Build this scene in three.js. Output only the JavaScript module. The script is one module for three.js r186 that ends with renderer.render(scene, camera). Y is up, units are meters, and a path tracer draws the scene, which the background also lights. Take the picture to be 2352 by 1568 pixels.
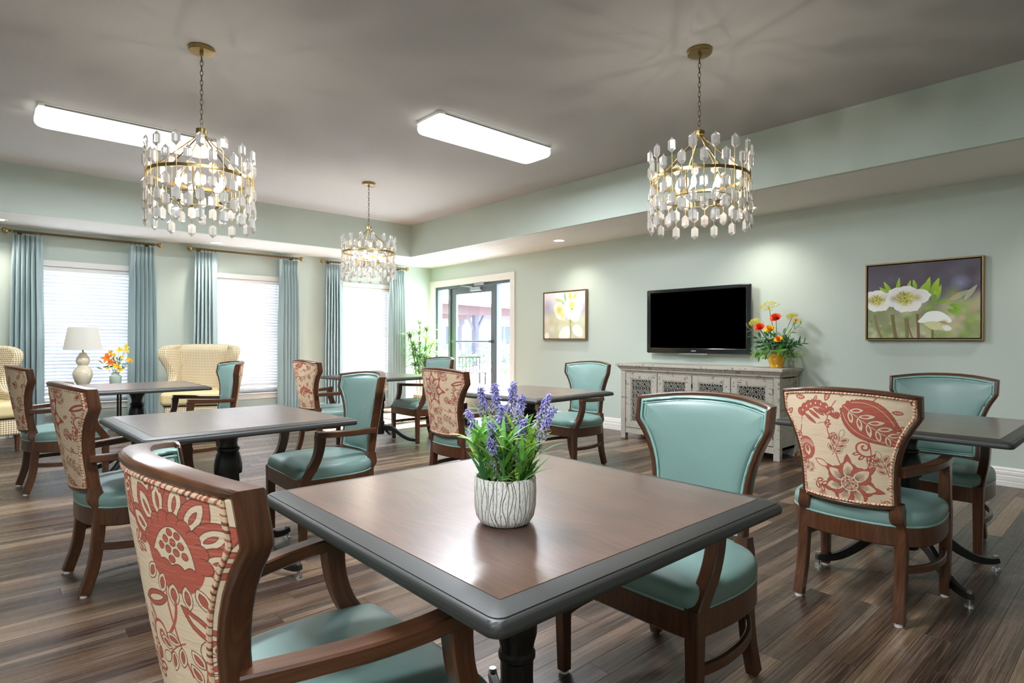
import * as THREE from 'three';
import { mergeGeometries, toCreasedNormals } from 'three/addons/utils/BufferGeometryUtils.js';
import { RoundedBoxGeometry } from 'three/addons/geometries/RoundedBoxGeometry.js';
import { RectAreaLightUniformsLib } from 'three/addons/lights/RectAreaLightUniformsLib.js';
import { createNoise2D, createNoise3D } from 'simplex-noise';

// ------------------------------------------------------------------ camera, sky, sun, exposure
const scene = new THREE.Scene();
const renderer = new THREE.WebGLRenderer({ antialias: true });
renderer.toneMapping = THREE.LinearToneMapping;
renderer.toneMappingExposure = 1.14;
renderer.shadowMap.enabled = true;
renderer.shadowMap.type = THREE.PCFSoftShadowMap;
RectAreaLightUniformsLib.init();

const camera = new THREE.PerspectiveCamera(2 * Math.atan(784 / 1334.44) * 180 / Math.PI, 2352 / 1568, 0.05, 200);
camera.position.set(-5.961, 1.1345, 8.841);
camera.rotation.order = 'YXZ';
camera.rotation.set(-0.0014, -0.7322, 0.0025);
camera.updateMatrixWorld(true);

const SKY = 7, SUN = 190, FLUOR = 104, CANDLE = 0.14, CAN = 4.6;
{ // clear sky: the same all the way round, paler towards the horizon
  const W = 64, H = 128, d = new Float32Array(W * H * 4);
  for (let y = 0; y < H; y++) {
    const el = ((y + 0.5) / H - 0.5) * Math.PI, s = Math.max(0, Math.sin(el)), k = Math.pow(1 - s, 2.2);
    const c = el < 0 ? [0.55, 0.56, 0.57] : [0.44 + 0.40 * k, 0.68 + 0.26 * k, 1.05 + 0.05 * k];
    for (let x = 0; x < W; x++) d.set([...c, 1], (y * W + x) * 4);
  }
  const t = new THREE.DataTexture(d, W, H, THREE.RGBAFormat, THREE.FloatType);
  t.mapping = THREE.EquirectangularReflectionMapping; t.magFilter = t.minFilter = THREE.LinearFilter; t.needsUpdate = true;
  scene.background = t; scene.backgroundIntensity = SKY;
}
const sun = new THREE.DirectionalLight(new THREE.Color(1, 0.97, 0.94), SUN);
sun.name = 'sun'; sun.position.set(20, 13.2, -1.9); sun.target.position.set(0, 0, 0);
sun.castShadow = true; sun.shadow.radius = 1; sun.shadow.mapSize.set(2048, 2048);
Object.assign(sun.shadow.camera, { left: -16, right: 16, top: 16, bottom: -16, near: 0.5, far: 60 });
scene.add(sun, sun.target);

// ------------------------------------------------------------------ helpers
const V = (x, y, z) => new THREE.Vector3(x, y, z);
function rng(seed) { let s = seed | 0; return () => { s = (s + 0x6d2b79f5) | 0; let t = Math.imul(s ^ (s >>> 15), 1 | s); t = (t + Math.imul(t ^ (t >>> 7), 61 | t)) ^ t; return ((t ^ (t >>> 14)) >>> 0) / 4294967296; }; }
const n2 = createNoise2D(rng(11)), n3 = createNoise3D(rng(12));
const clamp = (x, a, b) => Math.min(b, Math.max(a, x)), mix = (a, b, t) => a + (b - a) * t, sstep = (a, b, x) => { const t = clamp((x - a) / (b - a), 0, 1); return t * t * (3 - 2 * t); };
const used = new Map();
function numbered(n) { const k = used.get(n) ?? 0; used.set(n, k + 1); return k ? n + '_' + String(k).padStart(3, '0') : n; }
function shadows(m) { m.castShadow = m.receiveShadow = true; return m; }
function thing(name, label, category, pos = [0, 0, 0], turn = 0, group) {
  const o = new THREE.Group(); o.name = numbered(name); o.position.set(...pos); o.rotation.y = turn;
  o.userData = { label, category }; if (group) o.userData.group = group;
  scene.add(o); return o;
}
function struct(name) { const o = new THREE.Group(); o.name = name; o.userData = { kind: 'structure' }; scene.add(o); return o; }
function part(name, geo, mat, parent, label) {
  const m = shadows(new THREE.Mesh(Array.isArray(geo) ? mg(geo) : geo, mat)); m.name = numbered(name); parent.add(m);
  if (label) m.userData.label = label;
  return m;
}
function tagged(name, geo, mat, label, category, group) {
  const m = shadows(new THREE.Mesh(Array.isArray(geo) ? mg(geo) : geo, mat)); m.name = numbered(name); scene.add(m);
  m.userData = { label, category }; if (group) m.userData.group = group; return m;
}
function dup(root, pos, turn, label) {
  const c = root.clone(); c.traverse((q) => { q.name = numbered(q.name.replace(/_\d{3}$/, '')); });
  c.userData = { ...root.userData, label }; c.position.set(...pos); c.rotation.y = turn; scene.add(c); return c;
}
function mg(list) {
  const l = list.map((g) => { g = g.index ? g.toNonIndexed() : g.clone(); for (const k of Object.keys(g.attributes)) if (!['position', 'normal', 'uv'].includes(k)) g.deleteAttribute(k); if (!g.attributes.uv) g.setAttribute('uv', new THREE.BufferAttribute(new Float32Array(g.attributes.position.count * 2), 2)); return g; });
  return mergeGeometries(l, false);
}
const mv = (g, x, y, z) => g.translate(x, y, z);
// bevelled box between two corners, uv in metres
function bx(x0, y0, z0, x1, y1, z1, r = 0.003) {
  const w = Math.abs(x1 - x0), h = Math.abs(y1 - y0), d = Math.abs(z1 - z0);
  const g = r > 0 ? new RoundedBoxGeometry(w, h, d, 1, Math.min(r, w / 2.1, h / 2.1, d / 2.1)) : new THREE.BoxGeometry(w, h, d);
  g.translate((x0 + x1) / 2, (y0 + y1) / 2, (z0 + z1) / 2);
  return boxUV(g);
}
function boxUV(g) {
  const p = g.attributes.position, n = g.attributes.normal, uv = new Float32Array(p.count * 2);
  for (let i = 0; i < p.count; i++) {
    const ax = Math.abs(n.getX(i)), ay = Math.abs(n.getY(i)), az = Math.abs(n.getZ(i)), x = p.getX(i), y = p.getY(i), z = p.getZ(i);
    const [u, v] = ax >= ay && ax >= az ? [z, y] : ay >= az ? [x, z] : [x, y];
    uv[i * 2] = u; uv[i * 2 + 1] = v;
  }
  g.setAttribute('uv', new THREE.BufferAttribute(uv, 2)); return g;
}
function lathe(pts, seg = 40, crease = 0.5) {
  const g = new THREE.LatheGeometry(pts.map(([r, y]) => new THREE.Vector2(r, y)), seg);
  return crease ? toCreasedNormals(g, crease) : g;
}
function grid(nu, nv, fn, uvf) { // fn(u,v) -> [x,y,z]
  const pos = [], uv = [], idx = [];
  for (let j = 0; j <= nv; j++) for (let i = 0; i <= nu; i++) { const u = i / nu, v = j / nv; pos.push(...fn(u, v)); uv.push(...(uvf ? uvf(u, v) : [u, v])); }
  for (let j = 0; j < nv; j++) for (let i = 0; i < nu; i++) { const a = j * (nu + 1) + i, b = a + 1, c = a + nu + 1, d = c + 1; idx.push(a, b, d, a, d, c); }
  const g = new THREE.BufferGeometry();
  g.setAttribute('position', new THREE.Float32BufferAttribute(pos, 3)); g.setAttribute('uv', new THREE.Float32BufferAttribute(uv, 2)); g.setIndex(idx); g.computeVertexNormals(); return g;
}
// sweep a closed profile [[a,b]..] along frames {o,a,b,s,t}
function sweep(frames, prof, closed = false, crease = 0.6) {
  const N = frames.length, M = prof.length, pos = [], uv = [], idx = []; let L = 0;
  const per = [0]; for (let j = 1; j <= M; j++) { const p = prof[j - 1], q = prof[j % M]; per.push(per[j - 1] + Math.hypot(q[0] - p[0], q[1] - p[1])); }
  const R = closed ? N + 1 : N;
  for (let i = 0; i < R; i++) {
    const f = frames[i % N]; if (i) L += f.o.distanceTo(frames[(i - 1) % N].o);
    for (let j = 0; j <= M; j++) {
      const [pa, pb] = prof[j % M], sa = f.s ?? 1, sb = f.t ?? sa;
      pos.push(f.o.x + f.a.x * pa * sa + f.b.x * pb * sb, f.o.y + f.a.y * pa * sa + f.b.y * pb * sb, f.o.z + f.a.z * pa * sa + f.b.z * pb * sb);
      uv.push(per[j], L);
    }
  }
  for (let i = 0; i < R - 1; i++) for (let j = 0; j < M; j++) { const a = i * (M + 1) + j, b = a + 1, c = a + M + 1, d = c + 1; idx.push(a, b, d, a, d, c); }
  if (!closed) for (const [i, flip] of [[0, 1], [R - 1, 0]]) {
    const c = pos.length / 3; let cx = 0, cy = 0, cz = 0; for (let j = 0; j < M; j++) { const q = (i * (M + 1) + j) * 3; cx += pos[q] / M; cy += pos[q + 1] / M; cz += pos[q + 2] / M; } pos.push(cx, cy, cz); uv.push(0, 0);
    for (let j = 0; j < M; j++) { const a = i * (M + 1) + j, b = a + 1; flip ? idx.push(c, b, a) : idx.push(c, a, b); }
  }
  const g = new THREE.BufferGeometry();
  g.setAttribute('position', new THREE.Float32BufferAttribute(pos, 3)); g.setAttribute('uv', new THREE.Float32BufferAttribute(uv, 2)); g.setIndex(idx);
  g.computeVertexNormals();
  return toCreasedNormals(orient(g), crease);
}
function orient(g) { // make a closed solid face outwards
  const p = g.attributes.position, ix = g.index.array; let v = 0; const a = V(), b = V(), c = V();
  for (let i = 0; i < ix.length; i += 3) { a.fromBufferAttribute(p, ix[i]); b.fromBufferAttribute(p, ix[i + 1]); c.fromBufferAttribute(p, ix[i + 2]); v += a.dot(b.cross(c)); }
  if (v < 0) { for (let i = 0; i < ix.length; i += 3) { const t = ix[i]; ix[i] = ix[i + 1]; ix[i + 1] = t; } g.computeVertexNormals(); }
  return g;
}
const chamfer = (w, h, c = 0.003) => { const x = w / 2, y = h / 2; return [[-x + c, -y], [x - c, -y], [x, -y + c], [x, y - c], [x - c, y], [-x + c, y], [-x, y - c], [-x, -y + c]]; };
const roundp = (r, n = 8) => Array.from({ length: n }, (_, i) => [r * Math.cos(i / n * 2 * Math.PI), r * Math.sin(i / n * 2 * Math.PI)]);
// a beam through points; side = direction that the profile's first axis keeps to
function beam(pts, prof, side, { smooth = true, n = 14, s, t, closed = false, crease = 0.6 } = {}) {
  let P = pts.map((p) => (p.isVector3 ? p : V(...p)));
  if (smooth) P = new THREE.CatmullRomCurve3(P, closed, 'catmullrom', 0.5).getPoints(n).slice(0, closed ? n : n + 1);
  const N = P.length, fr = P.map((o, i) => {
    const q = P[closed ? (i + 1) % N : Math.min(i + 1, N - 1)], r = P[closed ? (i - 1 + N) % N : Math.max(i - 1, 0)], tg = q.clone().sub(r).normalize();
    let a = side ? side.clone() : (Math.abs(tg.y) < 0.9 ? V(0, 1, 0) : V(1, 0, 0)).cross(tg);
    a.addScaledVector(tg, -a.dot(tg)).normalize(); const b = tg.clone().cross(a), k = i / (N - 1);
    return { o, a, b, s: s ? s(k) : 1, t: t ? t(k) : (s ? s(k) : 1) };
  });
  return sweep(fr, prof, closed, crease);
}
const tube = (pts, r, o = {}) => beam(pts, roundp(r, o.sides ?? 7), null, { crease: 1.2, ...o });
function extr(shape, depth, bevel = 0.003, seg = 1, curve = 12) {
  const g = new THREE.ExtrudeGeometry(shape, { depth: depth - 2 * bevel, bevelEnabled: bevel > 0, bevelThickness: bevel, bevelSize: bevel, bevelOffset: -bevel, bevelSegments: seg, curveSegments: curve });
  g.translate(0, 0, bevel); return g;
}
const poly = (pts) => new THREE.Shape(pts.map(([x, y]) => new THREE.Vector2(x, y)));

// ------------------------------------------------------------------ textures and materials
function tex(w, h, fn, { srgb = true, repeat } = {}) {
  const d = new Uint8Array(w * h * 4);
  for (let y = 0; y < h; y++) for (let x = 0; x < w; x++) { const c = fn(x / w, y / h, x, y); const i = (y * w + x) * 4; d[i] = clamp(c[0], 0, 255); d[i + 1] = clamp(c[1], 0, 255); d[i + 2] = clamp(c[2], 0, 255); d[i + 3] = 255; }
  const t = new THREE.DataTexture(d, w, h); t.wrapS = t.wrapT = THREE.RepeatWrapping; t.magFilter = THREE.LinearFilter; t.minFilter = THREE.LinearMipmapLinearFilter; t.generateMipmaps = true;
  if (srgb) t.colorSpace = THREE.SRGBColorSpace; if (repeat) t.repeat.set(...repeat); t.needsUpdate = true; return t;
}
function canvasTex(w, h, draw, { repeat, srgb = true } = {}) {
  const c = document.createElement('canvas'); c.width = w; c.height = h; draw(c.getContext('2d'), w, h);
  const t = new THREE.CanvasTexture(c); t.wrapS = t.wrapT = THREE.RepeatWrapping; if (srgb) t.colorSpace = THREE.SRGBColorSpace; t.magFilter = THREE.LinearFilter; if (repeat) t.repeat.set(...repeat); return t;
}
// noise that repeats after one tile in u and v
const per4 = (u, v, fu, fv) => { const a = u * 2 * Math.PI, b = v * 2 * Math.PI; return 0.5 * n3(Math.cos(a) * fu, Math.sin(a) * fu, Math.cos(b) * fv) + 0.5 * n3(Math.sin(a) * fu + 9, Math.sin(b) * fv, Math.cos(a) * fu + 4); };
const S = (o) => new THREE.MeshStandardMaterial(o), P = (o) => new THREE.MeshPhysicalMaterial(o);
const grey = (f) => (...a) => { const g = f(...a); return [g, g, g]; };

const M = {};
const plasterBump = tex(256, 256, grey((u, v) => 128 + 60 * per4(u, v, 9, 9) + 30 * per4(u, v, 22, 22)), { srgb: false, repeat: [2, 2] });
M.wall = S({ name: 'sage wall paint', color: 0xbfcbc1, roughness: 0.62, bumpMap: plasterBump, bumpScale: 0.0006 });
M.ceiling = S({ name: 'ceiling paint', color: 0xb3b3b2, roughness: 0.9, bumpMap: plasterBump, bumpScale: 0.0008 });
M.soffit = S({ name: 'soffit paint', color: 0xe2e0dc, roughness: 0.85, bumpMap: plasterBump, bumpScale: 0.0008 });
M.trim = S({ name: 'cream trim paint', color: 0xe9e7e1, roughness: 0.42 });
M.white = S({ name: 'white paint', color: 0xf0efec, roughness: 0.45 });
M.plain = S({ name: 'outer wall render', color: 0xcfc9bd, roughness: 0.9 });
{ // vinyl planks: 12 strips of a plank atlas, 1.22 m long and 0.152 m wide each
  const tones = [[96, 71, 56], [110, 82, 64], [82, 59, 47], [122, 93, 72], [101, 76, 61], [78, 56, 45], [128, 99, 77], [90, 66, 53], [106, 77, 58], [114, 90, 73], [87, 64, 51], [102, 80, 66]];
  const rr = rng(5), strips = tones.map(() => { const s = []; let y = 0; while (y < 1) { const w = 0.22 + rr() * 0.45; s.push([y, (rr() - 0.5) * 30, rr() * 40, rr()]); y += w; } return s; });
  M.plankMap = tex(2048, 2040, (u, v, x, y) => {
    const row = Math.min(11, Math.floor(v * 12)), f = v * 12 - row, t = tones[row], st = strips[row];
    let k = 0; while (k + 1 < st.length && st[k + 1][0] + 0.015 * n2(u * 3 + row * 7, k * 5) < f) k++;
    const [, dt, ph, rb] = st[k];
    const g1 = n2(u * 1.9 + ph, f * 11 + row * 31), g2 = n2(u * 4.5 + ph * 2, f * 27 + row * 17), g3 = n2(u * 14 + ph, f * 55 + row);
    const knot = n2(u * 2.3 + ph * 3, f * 2.4 + row * 5);
    let l = dt * 1.15 + g1 * 20 + g2 * 15 + g3 * 9 - sstep(0.45, 0.9, knot) * 20;
    const saw = rb > 0.62 ? sstep(0.1, 0.55, n2(u * 2.1 + ph, row * 3.3 + k)) : 0; // saw marks across the grain
    l += saw * 5 * Math.sin(u * 420 + 3 * n2(u * 20, f * 4));
    const w = 0.25 * n2(u * 1.7 + ph, f * 3 + row * 9);
    return [t[0] * 0.9 - 2 + l * (1.0 + w * 0.3), t[1] * 0.93 + l * 0.92, t[2] * 0.93 + l * (0.84 - w * 0.3)];
  });
  M.plankRough = tex(512, 512, grey((u, v) => 88 + 16 * per4(u, v, 5, 3)), { srgb: false });
  M.plank = S({ name: 'wood look vinyl plank', map: M.plankMap, roughnessMap: M.plankRough, roughness: 1, bumpMap: M.plankMap, bumpScale: 0.00025 });
}
const woodTex = (base, amp, seed, w = 256, h = 1024) => tex(w, h, (u, v) => {
  const a = per4(u, v, 2.2, 0.8 + 0 * seed), g = n2(u * 26 + 3 * n2(u * 3 + seed, v * 2.2), v * 2.4 + seed), g2 = n2(u * 90 + seed * 3, v * 7), l = amp * (0.55 * g + 0.3 * g2 + 0.45 * a);
  return [base[0] + l, base[1] + l * 0.72, base[2] + l * 0.5];
});
M.wood = P({ name: 'walnut stained beech', map: woodTex([78, 46, 25], 20, 3), roughness: 0.34, clearcoat: 0.35, clearcoatRoughness: 0.22 });
M.wood.map.repeat.set(4, 1);
M.teal = P({ name: 'teal vinyl', color: 0x6f8b84, roughness: 0.4, bumpMap: tex(256, 256, grey((u, v) => 128 + 50 * per4(u, v, 30, 30) + 40 * per4(u, v, 14, 14)), { srgb: false, repeat: [9, 9] }), bumpScale: 0.0003, clearcoat: 0.12, clearcoatRoughness: 0.35 });
M.tealWelt = P({ name: 'teal vinyl welt', color: 0x82a69d, roughness: 0.35 });
M.glide = S({ name: 'white nylon glide', color: 0xdedad2, roughness: 0.5 });
M.laminate = P({ name: 'mahogany laminate', map: tex(512, 1024, (u, v) => { const g = n2(u * 60 + 2 * n2(u * 4, v * 3), v * 3), h = n2(u * 160, v * 9), b = per4(u, v, 1.4, 1.2); const l = 7 * g + 5 * h + 9 * b; return [92 + l, 65 + l * 0.8, 54 + l * 0.7]; }), roughness: 0.3, clearcoat: 0.8, clearcoatRoughness: 0.22 });
M.edge = P({ name: 'black edge lacquer', color: 0x2f2f2c, roughness: 0.46, bumpMap: tex(256, 256, grey((u, v) => 128 + 60 * per4(u, v, 40, 40)), { srgb: false, repeat: [6, 6] }), bumpScale: 0.0002 });
M.black = P({ name: 'black lacquered wood', color: 0x161614, roughness: 0.38 });
M.brass = S({ name: 'antique brass', color: 0xa28b5e, metalness: 1, roughness: 0.3 });
M.brassDark = S({ name: 'aged brass rod', color: 0x716147, metalness: 1, roughness: 0.34 });
M.crystal = P({ name: 'clear cut crystal', color: 0xffffff, transmission: 0.72, thickness: 0.02, ior: 1.5, roughness: 0.05 });
M.bulb = S({ name: 'glowing bulb', color: 0xffffff, emissive: 0xffeccb, emissiveIntensity: 14, roughness: 0.3 });
M.diffuser = S({ name: 'glowing acrylic diffuser', color: 0xffffff, emissive: 0xfffaf0, emissiveIntensity: 2.6, roughness: 0.5 });
M.canGlow = S({ name: 'glowing downlight lens', color: 0xffffff, emissive: 0xfff1dc, emissiveIntensity: 5, roughness: 0.5 });
M.glass = P({ name: 'window glass', color: 0xffffff, transmission: 1, thickness: 0, roughness: 0, ior: 1.5 });
M.slat = P({ name: 'white blind slat', color: 0xf4f6f8, roughness: 0.92, transmission: 0.004, thickness: 0 });
M.curtain = P({ name: 'dusty aqua satin', color: 0x97abac, roughness: 0.55, sheen: 0.5, sheenColor: new THREE.Color(0.6, 0.75, 0.78), sheenRoughness: 0.5, side: THREE.DoubleSide,
  bumpMap: tex(128, 128, grey((u, v, x, y) => 120 + ((x % 4) < 2 ? 20 : 0) + ((y % 4) < 2 ? 20 : 0) + 30 * per4(u, v, 8, 8)), { srgb: false, repeat: [14, 14] }), bumpScale: 0.0003 });
M.alu = S({ name: 'dark anodised aluminium', color: 0x656b70, metalness: 0.6, roughness: 0.38 });
M.steel = S({ name: 'brushed steel', color: 0xb4b6b6, metalness: 1, roughness: 0.32 });
M.iron = S({ name: 'dark iron', color: 0x2c2724, metalness: 0.7, roughness: 0.45 });
// ------------------------------------------------------------------ printed and woven patterns
function floral(c, W) { // crewel flowers in rust on cream, one tile = 0.8 m
  const r = rng(21), k = W / 0.8, CR = '#dcc5a6', RU = '#b15845', DK = '#6d4334';
  c.fillStyle = CR; c.fillRect(0, 0, W, W);
  c.lineCap = c.lineJoin = 'round';
  const petal = (L, w, fill, stroke = DK, lw = 0.0016) => { c.beginPath(); c.moveTo(0, 0); c.bezierCurveTo(L * 0.25, -w, L * 0.75, -w, L, 0); c.bezierCurveTo(L * 0.75, w, L * 0.25, w, 0, 0); c.closePath(); if (fill) { c.fillStyle = fill; c.fill(); } if (stroke) { c.strokeStyle = stroke; c.lineWidth = lw; c.stroke(); } };
  const taken = [], at = (x, y, a, s, f, rad) => { taken.push([x + (rad ? 0 : 0.045 * s * Math.cos(a)), y + (rad ? 0 : 0.045 * s * Math.sin(a)), rad ?? 0.062 * s]); for (const ox of [-0.8, 0, 0.8]) for (const oy of [-0.8, 0, 0.8]) { c.save(); c.scale(k, k); c.translate(x + ox, y + oy); c.rotate(a); c.scale(s, s); c.lineWidth = 0.0014; f(); c.restore(); } };
  const stem = (pts, w = 0.004) => { for (const ox of [-0.8, 0, 0.8]) for (const oy of [-0.8, 0, 0.8]) { c.save(); c.scale(k, k); c.translate(ox, oy); c.beginPath(); c.moveTo(pts[0], pts[1]); for (let i = 2; i + 3 < pts.length; i += 4) c.quadraticCurveTo(pts[i], pts[i + 1], pts[i + 2], pts[i + 3]); c.strokeStyle = RU; c.lineWidth = w; c.stroke(); c.restore(); } };
  const daisy = (n) => () => {
    for (let i = 0; i < n; i++) { c.save(); c.rotate(i / n * 2 * Math.PI); c.beginPath(); c.moveTo(0.02, -0.012); c.bezierCurveTo(0.04, -0.05, 0.075, -0.035, 0.082, -0.014); c.quadraticCurveTo(0.1, -0.012, 0.118, 0); c.quadraticCurveTo(0.1, 0.012, 0.082, 0.014); c.bezierCurveTo(0.075, 0.035, 0.04, 0.05, 0.02, 0.012); c.closePath(); c.fillStyle = RU; c.fill(); c.strokeStyle = DK; c.lineWidth = 0.0012; c.stroke();
      c.translate(0.012, 0); petal(0.078, 0.026, CR, DK, 0.0012);
      for (let j = -4; j <= 4; j++) { c.beginPath(); c.moveTo(0.02, j * 0.0015); c.lineTo(0.056 - Math.abs(j) * 0.004, j * 0.0042); c.strokeStyle = DK; c.lineWidth = 0.0014; c.stroke(); }
      c.restore(); }
    c.beginPath(); c.arc(0, 0, 0.03, 0, 7); c.fillStyle = CR; c.fill();
    for (let i = 0; i < 19; i++) { const q = i < 1 ? 0 : i < 7 ? 0.0115 : 0.0225, a = i < 7 ? i : i * 0.5236; c.beginPath(); c.arc(q * Math.cos(a), q * Math.sin(a), 0.0044, 0, 7); c.fillStyle = i % 2 ? '#c79a78' : RU; c.fill(); c.strokeStyle = DK; c.lineWidth = 0.0012; c.stroke(); }
  };
  const paisley = () => {
    const up = (t) => -0.062 * Math.sin(Math.PI * Math.pow(t, 0.75)), dn = (t) => 0.052 * Math.sin(Math.PI * Math.pow(t, 0.75));
    c.fillStyle = RU; c.strokeStyle = DK; c.lineWidth = 0.0022;
    for (const f of [up, dn]) for (let i = 1; i < 26; i++) { const t = i / 26; c.beginPath(); c.arc(t * 0.2, f(t), 0.0052, 0, 7); c.stroke(); c.fill(); }
    c.beginPath(); c.moveTo(0, 0); for (let i = 0; i <= 40; i++) c.lineTo(i * 0.005, up(i / 40)); for (let i = 40; i >= 0; i--) c.lineTo(i * 0.005, dn(i / 40)); c.closePath(); c.fill();
    c.strokeStyle = CR; c.lineWidth = 0.0016; for (const f of [up, dn]) { c.beginPath(); for (let i = 3; i <= 38; i++) c.lineTo(i * 0.005, f(i / 40) * 0.86); c.stroke(); }
    c.beginPath(); c.moveTo(0.005, 0); c.quadraticCurveTo(0.1, 0.012, 0.195, 0); c.strokeStyle = CR; c.lineWidth = 0.002; c.stroke();
    for (let i = 0; i < 5; i++) for (const s of [-1, 1]) { c.save(); c.translate(0.025 + i * 0.03, 0.003); c.rotate(s * 0.75); petal(0.05 - Math.abs(i - 1.5) * 0.006, 0.011, CR, DK, 0.0012); c.translate(0.008, 0); petal(0.024, 0.005, RU, null); c.restore(); }
  };
  const sprig = (n, solid) => () => {
    c.beginPath(); c.moveTo(0, 0); c.quadraticCurveTo(n * 0.014, 0.006, n * 0.028, 0); c.strokeStyle = RU; c.lineWidth = 0.0028; c.stroke();
    for (let i = 0; i < n; i++) for (const s of [-1, 1]) { c.save(); c.translate(0.012 + i * 0.027, 0.003 * Math.sin(i)); c.rotate(s * 0.85); c.translate(0.004, 0); petal(0.036, 0.0135, solid ? RU : CR, DK, 0.0016); c.translate(0.005, 0); petal(0.024, 0.006, solid ? CR : RU, solid ? null : DK, 0.001); c.restore(); }
    c.save(); c.translate(n * 0.028, 0); petal(0.038, 0.013, solid ? RU : CR, DK, 0.0016); c.restore();
  };
  const plume = () => {
    const arc = (t) => [0.012 + 0.15 * t, -0.075 * Math.sin(Math.PI * (0.18 + 0.72 * t)) + 0.012];
    c.lineWidth = 0.0013; c.strokeStyle = DK; c.fillStyle = RU;
    for (let i = 0; i <= 7; i++) { const [x, y] = arc(i / 7), q = 0.0185 - 0.001 * i; c.beginPath(); c.arc(x, y, q, 0, 7); c.fill(); c.stroke(); }
    c.beginPath(); c.moveTo(0, 0.03); for (let i = 0; i <= 12; i++) { const [x, y] = arc(i / 12); c.lineTo(x, y); } for (let i = 12; i >= 0; i--) { const [x, y] = arc(i / 12); c.lineTo(x * 0.97 + 0.002, y + 0.016); } c.closePath(); c.fill();
    for (let i = 0; i < 7; i++) { const [x, y] = arc((i + 0.3) / 7); c.save(); c.translate(x, y - 0.006); c.rotate(1.57); petal(0.013, 0.005, CR, DK, 0.0009); c.restore(); }
    for (let i = 0; i < 6; i++) { const [x, y] = arc(0.1 + i * 0.15); c.save(); c.translate(x - 0.004, y + 0.02); c.rotate(0.75 - i * 0.05); petal(0.066 - i * 0.006, 0.0095, RU, DK, 0.0012); c.restore(); }
    c.beginPath(); c.moveTo(0, 0.03); c.quadraticCurveTo(-0.01, 0.07, -0.03, 0.09); c.strokeStyle = RU; c.lineWidth = 0.004; c.stroke();
  };
  const tulip = () => {
    for (let i = -3; i <= 3; i++) { c.save(); c.rotate(i * 0.44 - Math.PI / 2); c.translate(0.038, 0); petal(0.078, 0.03, RU, DK, 0.0015); c.translate(0.016, 0); petal(0.05, 0.016, CR, DK, 0.0012); c.translate(0.012, 0); petal(0.024, 0.005, RU, DK, 0.001); c.restore(); }
    c.beginPath(); c.arc(0, 0, 0.054, 0, 7); c.fillStyle = RU; c.fill();
    for (let i = -4; i <= 4; i++) { const a = i * 0.36 - Math.PI / 2; c.beginPath(); c.arc(0.053 * Math.cos(a), 0.053 * Math.sin(a), 0.0125, 0, 7); c.fillStyle = RU; c.fill(); c.lineWidth = 0.0013; c.strokeStyle = DK; c.stroke(); }
    c.beginPath(); c.arc(0, 0, 0.05, 0, 7); c.fillStyle = RU; c.fill();
    c.beginPath(); c.moveTo(-0.04, 0.006); c.quadraticCurveTo(-0.03, -0.04, 0, -0.044); c.quadraticCurveTo(0.03, -0.04, 0.04, 0.006); c.quadraticCurveTo(0.03, 0.0, 0.022, 0.012); c.quadraticCurveTo(0.01, 0.002, 0, 0.014); c.quadraticCurveTo(-0.01, 0.002, -0.022, 0.012); c.quadraticCurveTo(-0.03, 0, -0.04, 0.006); c.fillStyle = CR; c.fill(); c.strokeStyle = DK; c.lineWidth = 0.0013; c.stroke();
    for (let i = 0; i < 10; i++) { const row = i < 2 ? 0 : i < 5 ? 1 : i < 9 ? 2 : 3, k = [0, 2, 5, 9][row], n = [2, 3, 4, 1][row]; c.beginPath(); c.arc((i - k - (n - 1) / 2) * 0.0145, -0.034 + row * 0.0125, 0.0054, 0, 7); c.fillStyle = RU; c.fill(); c.strokeStyle = DK; c.lineWidth = 0.001; c.stroke(); }
    for (let i = -2; i <= 2; i++) { c.save(); c.translate(i * 0.021, 0.03 + 0.006 * (2 - Math.abs(i))); c.rotate(Math.PI / 2 - i * 0.25); petal(0.036, 0.013, CR, DK, 0.0013); c.translate(0.007, 0); petal(0.022, 0.007, RU, DK, 0.001); c.restore(); }
    for (const q of [-1, 1]) { c.save(); c.translate(q * 0.012, 0.07); c.rotate(q > 0 ? 0.5 : Math.PI - 0.5); petal(0.085, 0.016, RU, DK, 0.0014); c.translate(0.014, 0); petal(0.056, 0.007, CR, DK, 0.001); c.restore(); }
    c.beginPath(); c.moveTo(0, 0.06); c.quadraticCurveTo(0.01, 0.1, -0.02, 0.14); c.strokeStyle = RU; c.lineWidth = 0.005; c.stroke();
  };
  const thistle = () => {
    c.beginPath(); c.moveTo(0, 0.05); c.bezierCurveTo(-0.05, 0.03, -0.05, -0.05, 0, -0.055); c.bezierCurveTo(0.05, -0.05, 0.05, 0.03, 0, 0.05); c.fillStyle = RU; c.fill(); c.strokeStyle = DK; c.lineWidth = 0.0014; c.stroke();
    for (let i = 0; i < 15; i++) { c.save(); c.rotate(-2.6 + i * 0.17); c.beginPath(); c.moveTo(0.025, 0); c.lineTo(0.042, 0); c.strokeStyle = CR; c.lineWidth = 0.0026; c.stroke(); c.restore(); }
    c.save(); c.rotate(1.57); c.translate(-0.02, 0); petal(0.055, 0.02, CR, DK); c.translate(0.006, 0); petal(0.03, 0.009, RU, DK); c.restore();
    for (const s of [-1, 1]) { c.save(); c.translate(s * 0.03, 0.05); c.rotate(s > 0 ? 0.6 : 2.5); petal(0.06, 0.018, CR, RU, 0.004); c.restore(); }
  };
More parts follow.
